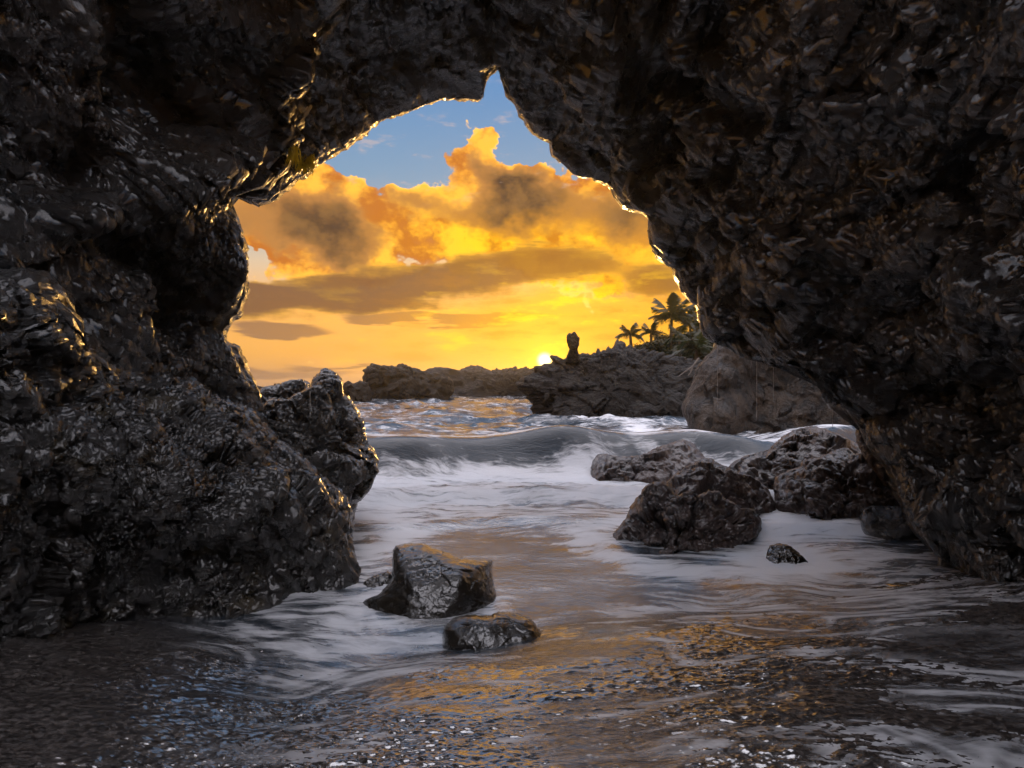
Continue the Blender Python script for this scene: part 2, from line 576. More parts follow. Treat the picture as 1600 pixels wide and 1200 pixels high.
# ------------------------------------------------------------------ cave: lip contour (pixel, pixel, metres), left foot to right foot
LIP = [(452, 860, 6.0), (430, 760, 6.1), (412, 650, 6.2), (402, 610, 6.2), (392, 597, 6.2), (384, 580, 6.2), (376, 563, 6.2), (368, 546, 6.2), (352, 539, 6.2), (344, 530, 6.2),
       (347, 515, 6.2), (358, 500, 6.15), (371, 484, 6.1), (377, 465, 6.1), (380, 450, 6.1), (376, 428, 6.1), (378, 400, 6.15), (376, 376, 6.2), (369, 350, 6.3),
       (357, 324, 6.5), (346, 306, 6.7), (343, 297, 6.9), (349, 288, 7.1), (357, 289, 7.2), (369, 292, 7.2), (383, 298, 7.2), (395, 309, 7.2), (402, 316, 7.2), (413, 314, 7.2),
       (430, 308, 7.25), (438, 298, 7.3), (453, 287, 7.4), (463, 278, 7.5), (478, 269, 7.6), (488, 260, 7.7), (495, 252, 7.8), (511, 245, 7.9), (526, 234, 8.0), (538, 230, 8.1),
       (552, 218, 8.2), (567, 205, 8.3), (580, 196, 8.4), (590, 187, 8.5), (606, 180, 8.5), (628, 174, 8.6), (650, 168, 8.7), (670, 160, 8.8), (685, 153, 8.8), (696, 150, 8.8), (716, 153, 8.8),
       (735, 154, 8.8), (749, 155, 8.8), (753, 150, 8.8), (753, 138, 8.85), (756, 120, 8.9), (765, 113, 8.95), (775, 101, 9.0), (783, 90, 9.0), (787, 96, 9.0), (789, 115, 9.0),
       (793, 132, 9.0), (797, 148, 9.0), (808, 155, 9.0), (815, 172, 9.0), (825, 188, 9.0), (835, 205, 9.0), (846, 212, 9.0), (858, 215, 9.0), (867, 225, 9.0), (868, 240, 9.0),
       (880, 255, 9.0), (895, 268, 9.0), (910, 275, 9.0), (930, 280, 9.0), (946, 285, 9.0), (961, 292, 9.0), (965, 305, 8.95), (975, 318, 8.9), (990, 325, 8.85), (1010, 328, 8.8),
       (1019, 335, 8.8), (1022, 350, 8.75), (1018, 360, 8.7), (1022, 378, 8.65), (1027, 392, 8.6), (1033, 402, 8.55), (1046, 410, 8.5), (1059, 415, 8.45), (1057, 428, 8.4),
       (1064, 441, 8.35), (1072, 458, 8.3), (1083, 468, 8.2), (1095, 478, 8.1), (1098, 492, 8.0), (1101, 510, 7.95), (1108, 525, 7.9), (1122, 531, 7.8), (1140, 540, 7.65), (1158, 551, 7.5),
       (1185, 559, 7.35), (1215, 564, 7.2), (1245, 568, 7.0), (1268, 572, 6.85), (1278, 580, 6.75), (1285, 598, 6.7), (1293, 618, 6.65), (1300, 637, 6.6), (1316, 634, 6.5),
       (1330, 642, 6.4), (1343, 656, 6.3), (1352, 676, 6.2), (1368, 702, 6.05), (1388, 728, 5.9), (1400, 748, 5.75), (1406, 772, 5.65), (1420, 800, 5.55), (1432, 828, 5.4),
       (1448, 845, 5.3), (1475, 870, 5.1), (1497, 886, 4.95), (1518, 899, 4.8), (1550, 918, 4.6), (1600, 950, 4.3), (1660, 1000, 4.0)]


def poly_dist(px, py, line):
    """distance to a polyline and signed side"""
    best = np.full(px.shape, 1e9)
    side = np.zeros(px.shape)
    for (x0, y0), (x1, y1) in zip(line[:-1], line[1:]):
        dx, dy = x1 - x0, y1 - y0
        L2 = dx * dx + dy * dy
        t = np.clip(((px - x0) * dx + (py - y0) * dy) / L2, 0, 1)
        d = np.hypot(px - x0 - t * dx, py - y0 - t * dy)
        s = np.sign(dx * (py - y0) - dy * (px - x0))
        m = d < best
        best = np.where(m, d, best)
        side = np.where(m, s, side)
    return best, side


def build_cave():
    L = np.array(LIP, float)
    seg = np.hypot(np.diff(L[:, 0]), np.diff(L[:, 1]))
    s = np.concatenate([[0], np.cumsum(seg)])
    nu = 1000
    t = np.linspace(0, s[-1], nu)
    px, py, dd = (np.interp(t, s, L[:, i]) for i in range(3))
    # broken edge between the traced points
    jig = np.stack([t / 14.0, np.zeros(nu), np.zeros(nu)], 1)
    px = px + 6.0 * fbm(jig, 1.0, 4, 0.7, 5)
    py = py + 6.0 * fbm(jig, 1.0, 4, 0.7, 9)
    P0 = np.stack([(px - 800) / F * dd, dd, CZ - (py - 600) / F * dd], 1)
    ang = np.unwrap(np.arctan2(P0[:, 2] - 0.2, P0[:, 0] - 0.2))
    ang = gfilter(ang, 45)
    ang = ang - 2 * math.pi * np.floor((ang.mean()) / (2 * math.pi))
    # cave section beside and behind the viewer
    def section(a, y, ax_l, ax_r, h, zc=0.0, cx=0.0):
        c, sn = np.cos(a), np.sin(a)
        ax = np.where(c < 0, ax_l, ax_r)
        e = 0.75
        X = cx + ax * np.sign(c) * np.abs(c) ** e
        Z = zc + h * np.sign(sn) * np.abs(sn) ** e
        return np.stack([X, np.full_like(X, y), Z], 1)
    M1 = section(ang, 3.4, 3.6, 3.75, 6.6)
    M2 = section(ang, -2.0, 3.9, 3.9, 6.2)
    M3 = section(ang, -6.0, 3.0, 3.0, 5.2)
    M4 = section(ang, -7.5, 0.4, 0.4, 0.6, 0.8)
    low = P0[:, 2] < 0.6
    rad = np.stack([P0[:, 0], np.zeros(nu), P0[:, 2] - 0.8], 1)
    rad = np.stack([gfilter(rad[:, i], 30) for i in range(3)], 1)
    rad /= np.linalg.norm(rad, axis=1, keepdims=True)
    # from the lip the surface first rolls outwards and towards the viewer
    P1 = P0 + rad * 0.14 + np.array([0, -0.10, 0])
    rows = []
    outer = [P0 + rad * 3.4 + np.array([0, 0.9, 0]), P0 + rad * 2.0 + np.array([0, 1.0, 0]), P0 + rad * 0.8 + np.array([0, 0.85, 0]), P0 + rad * 0.25 + np.array([0, 0.5, 0])]
    def seg_rows(A, B, n, last=False):
        for k in range(n + (1 if last else 0)):
            f = k / n
            rows.append(A * (1 - f) + B * f)
    seg_rows(outer[0], outer[1], 5)
    seg_rows(outer[1], outer[2], 6)
    seg_rows(outer[2], outer[3], 6)
    seg_rows(outer[3], P0, 8)
    i_lip = len(rows)
    nvis = 380
    # bezier-like blend lip -> M1, finer near the lip
    C1 = P0 + rad * 0.55 + np.array([0, -0.9, 0])
    for k in range(nvis):
        f = k / nvis
        f = f ** 1.12
        rows.append((1 - f) ** 2 * P0 + 2 * f * (1 - f) * C1 + f * f * M1)
    i_m1 = len(rows)
    seg_rows(M1, M2, 44)
    seg_rows(M2, M3, 16)
    seg_rows(M3, M4, 8, True)
    G = np.stack(rows, 1)                        # nu, nv, 3
    nv = G.shape[1]
    # distance travelled from the lip, in metres
    dist = np.linalg.norm(G - G[:, i_lip:i_lip + 1], axis=2)
    inner = np.ones((1, nv)) * 1.0
    ramp = smooth(dist, 0.0, 0.9)
    ramp2 = 0.25 + 0.75 * smooth(dist, 0.0, 0.35)
    spx = 800 + G[:, :, 0] / np.maximum(G[:, :, 1], 0.5) * F
    spy = 600 - (G[:, :, 2] - CZ) / np.maximum(G[:, :, 1], 0.5) * F
    n = grid_normals(G)
    ref = np.array([0, 2.5, 1.8]) - G
    sgn = np.sign(np.sum(n * ref, 2).mean())
    # --- big masses
    flat = G.reshape(-1, 3)
    R = lambda a: a.reshape(nu, nv)
    big = R(fbm(flat, 0.42, 3, 0.5, 11)) * 0.85
    w = warp(flat, 0.9, 0.35, 21)
    blocks = R(facets(w * np.array([0.85, 0.6, 0.95]) + 3.1, 31)) * 0.16 + R(facets(warp(flat, 2.0, 0.12, 23) * np.array([2.1, 1.8, 2.4]) + 7.7, 33)) * 0.05
    H = (big + blocks) * ramp
    # traced ledges and folds of the rock: (line, height, width, one-sided step)
    feats = [([(80, 345), (190, 300), (262, 262), (338, 236)], 0.30, 30, 0.0), ([(338, 236), (318, 270), (262, 300), (190, 340)], 0.22, 22, 0.0),
             ([(300, 330), (290, 375), (350, 396), (372, 440)], 0.16, 26, 0.10), ([(345, 300), (320, 345), (300, 380)], 0.12, 12, 0.0),
             ([(362, 292), (440, 272), (500, 246), (560, 205)], 0.14, 12, 0.0), ([(460, 225), (480, 262)], 0.20, 18, 0.0),
             ([(945, -40), (985, 80), (1000, 200), (1045, 275), (1130, 305), (1240, 340)], 0.20, 22, 0.16),
             ([(1022, -30), (1030, 70), (1036, 155), (1120, 168), (1180, 205)], 0.14, 12, 0.14), ([(1025, 40), (1130, 90), (1250, 120)], 0.10, 12, 0.0),
             ([(1010, 330), (1080, 350), (1160, 400), (1260, 420)], 0.12, 30, 0.08), ([(1070, 455), (1200, 480), (1330, 520)], 0.12, 18, 0.08),
             ([(1110, 520), (1210, 545), (1300, 560), (1400, 620)], 0.12, 14, 0.0),
             ([(1345, 650), (1420, 730), (1500, 800), (1560, 830)], 0.12, 14, 0.0), ([(1400, 650), (1480, 740), (1580, 800)], 0.10, 16, 0.06), ([(1430, 790), (1500, 850), (1560, 880)], 0.07, 12, 0.05)]
    cx0, cy0 = 770.0, 540.0
    th_l = np.arctan2(py - cy0, px - cx0)
    r_l = np.hypot(px - cx0, py - cy0)
    bins = 1440
    tb = np.full(bins, 1e9)
    idx = ((th_l + math.pi) / (2 * math.pi) * bins).astype(int) % bins
    np.minimum.at(tb, idx, r_l)
    good = np.where(tb < 1e8)[0]
    tb = np.interp(np.arange(bins), good, tb[good], period=bins)

    def clear_opening(G, soft):
        yy = np.maximum(G[:, :, 1], 0.6)
        ix = G[:, :, 0] / yy * F + 800 - cx0
        iy = 600 - (G[:, :, 2] - CZ) / yy * F - cy0
        r = np.hypot(ix, iy)
        a = (np.arctan2(iy, ix) + math.pi) / (2 * math.pi) * bins
        rl = np.interp(a.ravel(), np.arange(bins), tb, period=bins).reshape(a.shape)
        e = r - rl
        r2 = rl + soft * np.logaddexp(0, np.clip(e / soft, -40, 40)) - 0.6931 * soft * np.exp(-np.abs(e) / soft)
        r2 = np.where(e > 30 * soft, r, r2)
        k = np.where(G[:, :, 1] > 0.6, r2 / np.maximum(r, 1e-6), 1.0)
        out = G.copy()
        out[:, :, 0] = ((ix * k + cx0) - 800) / F * yy
        out[:, :, 2] = CZ - ((iy * k + cy0) - 600) / F * yy
        use = (G[:, :, 1] > 0.6)[:, :, None]
        return np.where(use, out, G)

    vis = (G[:, :, 1] > 1.5)
    for line, h, wd, st in feats:
        db, sd = poly_dist(spx, spy, line)
        bumpv = h * np.exp(-(db / wd) ** 2)
        if st:
            bumpv = bumpv + st * np.where(sd > 0, 1, -1) * np.exp(-(db / (wd * 3.5)) ** 2) * smooth(db, 0, wd)
        H = H + bumpv * vis * smooth(dist, 0.0, 0.25)
    G = G + (n * sgn) * H[:, :, None]
    G = clear_opening(G, 10.0)
    # --- scallops and pits, drawn out along the lava flow on the right-hand side
    flat = G.reshape(-1, 3)
    w = warp(flat, 1.6, 0.16, 41)
    right = smooth(G[:, :, 0], -0.3, 1.0)
    rot = np.array([[0.80, 0.0, -0.60], [0, 1, 0], [0.60, 0, 0.80]])
    crest = R(fbm(w @ rot.T * np.array([0.75, 1.0, 1.55]), 1.0, 5, 0.40, 51, True))     # sharp crests between hollows
    crest2 = R(fbm(warp(flat, 3.0, 0.10, 61) @ rot.T * np.array([2.4, 3.0, 4.2]), 1.0, 3, 0.5, 71, True))
    H = (crest - 0.25) * 0.34 * (0.55 + 0.55 * right) + (crest2 - 0.25) * 0.085 * (0.6 + 0.5 * right)
    G = G + (n * sgn) * (H * ramp2)[:, :, None]
    G = clear_opening(G, 7.0)
    # --- fine crags
    n2 = grid_normals(G)
    n = n + 0.7 * n2
    n = n / np.maximum(np.linalg.norm(n, axis=2, keepdims=True), 1e-6)
    flat = G.reshape(-1, 3)
    f1c, f2c, _ = worley(warp(flat, 7.0, 0.04, 81) @ rot.T * np.array([8.5, 9.0, 12.0]), 91)
    rid = R(fbm(warp(flat, 5.0, 0.05, 101), 5.5, 4, 0.55, 111, True))
    grain = R(fbm(flat, 26.0, 2, 0.6, 121))
    strata = R(fbm(warp(flat, 1.5, 0.2, 85) @ rot.T * np.array([0.6, 0.9, 3.8]), 1.0, 5, 0.5, 87, True))
    mask = smooth(R(fbm(flat, 0.9, 3, 0.5, 131)), -0.15, 0.2)
    H = R(f1c ** 1.4 - 0.45) * 0.026 * (0.5 + 0.5 * mask) + rid * 0.042 * (0.45 + 0.55 * mask) + grain * 0.018 + strata * 0.062
    G = G + (n * sgn) * (H * (0.35 + 0.65 * ramp2))[:, :, None]
    # three pieces of the shell, joined at the notch and at the crack in the roof
    ia = int(np.argmin(np.hypot(px - 349, py - 288)))
    ib = int(np.argmin(np.hypot(px - 783, py - 90)))
    names = [('cave_wall_left', 0, ia, 'dark rough basalt wall of the sea cave left of the opening'),
             ('cave_ceiling', ia, ib, 'black overhanging cave roof with a hanging lip above the left of the opening'),
             ('cave_wall_right', ib, nu - 1, 'pitted brown black cave wall arching down to the water on the right')]
    for nm, a, b, lab in names:
        VV = G[a:b + 1].reshape(-1, 3)
        Q = grid_faces(b - a + 1, nv)
        # gap added in the unseen roof, letting overhead sky light water and gravel
        qu, qv = Q[:, 0] // nv + a, Q[:, 0] % nv
        qy = G[qu, qv, 1]
        Q = Q[~((qv > i_lip) & (qy < 4.5) & (qy > -1.9) & (ang[qu] > math.radians(66)) & (ang[qu] < math.radians(130)))]
        if sgn < 0:
            Q = Q[:, ::-1]
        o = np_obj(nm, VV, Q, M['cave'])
        tag(o, lab, 'cave wall' if 'wall' in nm else 'cave ceiling', kind='structure')


build_cave()


# ------------------------------------------------------------------ beach and sea
def shore(x):
    return 3.75 + 0.34 * np.clip(x, -2.0, 4.0) + 0.12 * np.sin(x * 1.7 + 0.6) + 1.1 * smooth(-x, 0.9, 2.3)


def sand_z(x, y):
    d = shore(x) - y
    return np.where(d > 0, 0.42 * np.tanh(d * 0.56), 0.26 * np.tanh(d * 0.45))


def build_beach():
    sy = np.concatenate([np.linspace(1430, 868, 400)])
    yn = CZ * F / (sy - 600)
    ys = np.concatenate([np.linspace(-12, yn[0] - 0.08, 30), yn, np.linspace(yn[-1] + 0.1, 16, 14)])
    tt = np.linspace(-1.0, 1.0, 960)
    Y, T = np.meshgrid(ys, tt, indexing='ij')
    wd = np.where(Y < 1.8, 1.8 + (1.8 - Y) * 0.8, Y)
    X = T * (np.minimum(wd, 9.0) + 1.4)
    P = np.stack([X, Y, np.zeros_like(X)], -1).reshape(-1, 3)
    x, y = P[:, 0], P[:, 1]
    z = sand_z(x, y)
    # gravel left in curved runs by the wash
    wp = warp(P, 0.8, 0.25, 5)
    z = z + 0.020 * fbm(wp * np.array([0.7, 1.5, 1]), 0.9, 3, 0.5, 15)
    run = perlin(warp(P, 1.2, 0.3, 25) * np.array([1.3, 5.0, 1]), 26) * 0.010
    near = (y > 1.7) & (y < 6.0)
    fine = np.zeros(len(P), np.float32)
    Pn = P[near]
    ws = warp(Pn, 6.0, 0.05, 35)
    pebble = 0.020 * fbm(ws * np.array([13.0, 27.0, 1.0]), 1.0, 3, 0.62, 45) + 0.006 * fbm(warp(Pn, 14.0, 0.02, 55) * np.array([46.0, 70.0, 1.0]), 1.0, 2, 0.6, 65, True)
    cover = 0.35 + 0.65 * smooth(fbm(Pn * np.array([0.8, 1.6, 1]), 1.0, 3, 0.5, 75), -0.25, 0.2)
    xg, yg = Pn[:, 0], Pn[:, 1]
    calm = np.exp(-((xg - 0.27 + 0.05 * (yg - 2.3)) / (0.45 + 0.12 * (yg - 2))) ** 2)     # smoothed by the backwash
    fine[near] = pebble * cover * (1.0 - 0.35 * calm)
    z = z + run + fine
    V = P.copy()
    V[:, 2] = z
    Q = grid_faces(len(ys), len(tt))[:, ::-1]
    m, N, b, out = new_mat('wet_black_gravel')
    geo = N.n.new('ShaderNodeNewGeometry')
    p = geo.outputs['Position']
    n1 = N.noise(p, 40.0, 4.0, 0.6)
    n2 = N.noise(p, 1.4, 4.0, 0.6)
    c = N.mix(N.sstep(n1, 0.4, 0.7), rgb(0.022, 0.019, 0.018), rgb(0.150, 0.130, 0.118))
    c = N.mix(N.math('MULTIPLY', N.sstep(n2, 0.5, 0.7), 0.3), c, rgb(0.05, 0.04, 0.033))
    N.link(c, b.inputs['Base Color'])
    N.link(N.sstep(n2, 0.35, 0.7, 0.16, 0.32), b.inputs['Roughness'])
    b.inputs['Coat Weight'].default_value = 1.0
    b.inputs['Coat IOR'].default_value = 3.4
    b.inputs['Coat Roughness'].default_value = 0.16
    bm = N.n.new('ShaderNodeBump')
    bm.inputs['Strength'].default_value = 0.22
    bm.inputs['Distance'].default_value = 0.01
    N.link(N.noise(p, 110.0, 3.0, 0.6), bm.inputs['Height'])
    N.link(bm.outputs[0], b.inputs['Normal'])
    o = np_obj('beach', V, Q, m)
    tag(o, 'wet black gravel beach on the floor of the cave', 'beach', kind='structure')


build_beach()


def build_sea():
    sy = np.concatenate([np.linspace(1420, 760, 270), np.linspace(759, 640, 130), np.linspace(639, 604, 60)])
    yn = CZ * F / (sy - 600)
    ys = np.concatenate([yn, np.geomspace(yn[-1] * 1.01, 620, 24)])
    tt = np.linspace(-1.05, 1.05, 580)
    Y, T = np.meshgrid(ys, tt, indexing='ij')
    X = T * (Y + 1.3)
    P = np.stack([X, Y, np.zeros_like(X)], -1).reshape(-1, 3)
    x, y = P[:, 0], P[:, 1]
    near = smooth(y, 4.5, 7.5)
    far = smooth(y, 12.0, 20.0)
    # breaking wave
    yc = 11.3 + 0.3 * np.sin(x * 0.9 + 0.4) + 0.9 * perlin(np.stack([x * 0.35, y * 0, y * 0], 1), 3) + 0.10 * x
    dyc = y - yc
    hA = (0.66 + 0.30 * perlin(np.stack([x * 0.5, y * 0, y * 0], 1), 7)) * np.where(dyc > 0, np.exp(-(dyc / 3.2) ** 2), np.exp(-(dyc / 0.62) ** 2))
    yb = 8.3 + 0.3 * np.sin(x * 0.8 + 2) + 0.06 * x
    db = y - yb
    hB = 0.13 * np.where(db > 0, np.exp(-(db / 0.7) ** 2), np.exp(-(db / 0.35) ** 2))
    yd = 6.75 + 0.2 * np.sin(x * 1.3 + 1)
    hD = 0.05 * np.exp(-((y - yd) / 0.25) ** 2)
    wp = warp(P, 0.5, 0.5, 13)
    chop = fbm(wp * np.array([0.35, 0.9, 1]), 1.0, 4, 0.5, 17) * (0.05 * near + 0.32 * far * (1 - smooth(y, 60, 150)))
    swell = 0.18 * smooth(y, 14, 18) * (1 - smooth(y, 80, 200)) * np.sin(y * 0.75 + 1.2 * perlin(P * 0.12, 19) * 3)
    chop2 = fbm(P * np.array([0.8, 2.0, 1]), 1.0, 3, 0.55, 23) * (0.02 * near + 0.14 * far * (1 - smooth(y, 40, 90)))
    sheet = fbm(warp(P, 1.0, 0.35, 27) * np.array([0.6, 2.2, 1]), 1.1, 4, 0.5, 29) * 0.022 * (1 - 0.5 * near)
    foamrough = smooth(y, 7.4, 7.9) * (1 - smooth(y, 9.6, 10.6)) * 0.10 * fbm(warp(P, 1.4, 0.25, 33) * np.array([1.0, 1.8, 1]), 1.5, 5, 0.55, 37)
    z = hA + hB + hD + chop + swell + chop2 + sheet + foamrough
    z = z * smooth(y, 2.9, 4.4)
    sz = sand_z(x, y)
    film = smooth(shore(x) - y, -0.6, 0.9)            # 1 on the beach, 0 in the water
    z = np.where(y < 7, np.maximum(z + 0.012, sz + 0.010 * (1 - film) + 0.003), z)
    # foam that lies on the water
    st = fbm(warp(P, 0.9, 0.45, 43) * np.array([0.45, 2.6, 1]), 1.2, 5, 0.6, 47)
    foam = 0.36 + 1.1 * st
    foam += 0.55 * np.exp(-((dyc + 1.3) / 0.8) ** 2) + 0.35 * np.exp(-((db + 0.1) / 0.8) ** 2)
    foam -= 1.0 * np.exp(-((dyc + 0.30) / 0.36) ** 2)
    foam += (0.25 + 0.7 * perlin(np.stack([x * 1.7, y * 0.4, y * 0], 1), 59)) * np.exp(-((dyc - 0.12) / 0.25) ** 2)
    foam += 0.75 * (fbm(np.stack([x * 2.6 + 0.8 * y, y * 0.5, y * 0], 1), 1.0, 4, 0.6, 61)) * np.exp(-((dyc + 0.5) / 0.6) ** 2)
    foam -= 0.30 * far
    foam += 0.18 * smooth(x, 0.0, 3.0) * smooth(y, 9, 12) * (1 - smooth(y, 20, 26))
    for (qx, qy, qd, rr) in ((675, 965, 4.2, 0.52), (775, 1000, 3.6, 0.36), (1070, 860, 5.95, 0.95), (1010, 750, 10.2, 1.2), (1250, 780, 9.2, 1.3), (1310, 810, 7.4, 0.95), (1125, 820, 7.5, 0.9), (1235, 890, 5.35, 0.30), (500, 850, 6.3, 0.9), (1000, 650, 28, 4.0), (1130, 660, 19, 2.6)):
        c0 = at(qx, qy, qd)
        dq = np.hypot(x - c0[0], y - c0[1]) - rr
        foam += 0.55 * np.exp(-(dq / (0.10 + 0.12 * rr)) ** 2)
    lace = fbm(warp(P, 1.3, 0.5, 53) * np.array([0.8, 3.0, 1]), 1.3, 5, 0.6, 57, True)
    beachy = 1 - smooth(y, 3.6, 5.2)
    foam = foam * (1 - beachy) + beachy * (0.22 + 0.9 * (lace - 0.35))
    golden = np.exp(-((x - 0.27 + 0.05 * (y - 2.3)) / (0.45 + 0.14 * (y - 2))) ** 2) * (1 - smooth(y, 5.8, 7.2))
    foam = foam + 0.18 * beachy - 0.50 * golden
    dry = smooth(x + 0.55 * (y - 3.0), -1.9, -0.7)          # the wash does not reach the foot of the ledge
    foam = foam - 0.6 * (1 - dry) * beachy
    alpha = 1 - film * (1 - np.maximum(np.maximum(smooth(lace, 0.35, 0.8) * 0.7 * dry, 0.50 * golden), 0.18 * smooth(x, 0.7, 1.6)))
    alpha = np.clip(alpha, 0, 1)
    V = P.copy()
    V[:, 2] = z
    Q = grid_faces(len(ys), len(tt))[:, ::-1]
    m, N, b, out = new_mat('sea_water')
    geo = N.n.new('ShaderNodeNewGeometry')
    p = geo.outputs['Position']
    fa = N.n.new('ShaderNodeAttribute')
    fa.attribute_name = 'foam'
    al = N.n.new('ShaderNodeAttribute')
    al.attribute_name = 'cover'
    wv = N.noise(p, 0.9, 3.0, 0.5, 0.0, 'Color')
    pw = N.vmath('ADD', p, N.vmath('MULTIPLY', N.vmath('SUBTRACT', wv, (0.5, 0.5, 0.5)), (1.0, 0.9, 0.6)))
    s1 = N.noise(N.vmath('MULTIPLY', pw, (0.8, 4.5, 2.5)), 2.2, 6.0, 0.62)
    s2 = N.noise(N.vmath('MULTIPLY', pw, (1.2, 7.0, 4.0)), 6.0, 5.0, 0.6)
    fm = N.math('ADD', fa.outputs['Fac'], N.math('MULTIPLY', N.math('SUBTRACT', s1, 0.5), 2.4))
    fm = N.math('ADD', fm, N.math('MULTIPLY', N.math('SUBTRACT', s2, 0.5), 0.5))
    fac = N.sstep(fm, -0.05, 0.90)
    c = N.mix(fac, rgb(0.030, 0.042, 0.056), rgb(0.82, 0.84, 0.88))
    N.link(c, b.inputs['Base Color'])
    N.link(N.sstep(fac, 0.0, 0.9, 0.08, 0.5), b.inputs['Roughness'])
    gl = N.n.new('ShaderNodeAttribute')
    gl.attribute_name = 'gloss'
    N.link(N.math('MULTIPLY_ADD', gl.outputs['Fac'], 2.0, 1.45), b.inputs['IOR'])
    bm = N.n.new('ShaderNodeBump')
    bm.inputs['Strength'].default_value = 0.40
    bm.inputs['Distance'].default_value = 0.04
    N.link(N.math('ADD', N.math('MULTIPLY', s1, 0.7), N.math('MULTIPLY', s2, 0.35)), bm.inputs['Height'])
    N.link(bm.outputs[0], b.inputs['Normal'])
    tr = N.n.new('ShaderNodeBsdfTransparent')
    ms = N.n.new('ShaderNodeMixShader')
    N.link(al.outputs['Fac'], ms.inputs[0])
    N.link(tr.outputs[0], ms.inputs[1])
    N.link(b.outputs[0], ms.inputs[2])
    N.link(ms.outputs[0], out.inputs['Surface'])
    o = np_obj('sea', V, Q, m, attrs={'foam': foam, 'cover': alpha, 'gloss': 1 - smooth(y, 6.0, 8.5)})
    tag(o, 'foaming sea with one breaking wave washing into the cave', 'sea', kind='structure')


build_sea()


# ------------------------------------------------------------------ rocks
def rbf_depth(ctrl):
    C = np.array(ctrl, float)
    xy = C[:, :2] / 100.0
    K = np.linalg.norm(xy[:, None] - xy[None], axis=2) + np.eye(len(C)) * 1e-6
    A = np.hstack([K, np.ones((len(C), 1))])
    A = np.vstack([A, np.append(np.ones(len(C)), 0)])
    wts = np.linalg.solve(A, np.append(C[:, 2], 0))
    def f(px, py):
        q = np.stack([px, py], -1) / 100.0
        k = np.zeros(px.shape)
        for i in range(len(C)):
            k = k + wts[i] * np.sqrt((q[..., 0] - xy[i, 0]) ** 2 + (q[..., 1] - xy[i, 1]) ** 2 + 0.02)
        return k + wts[-1]
    return f


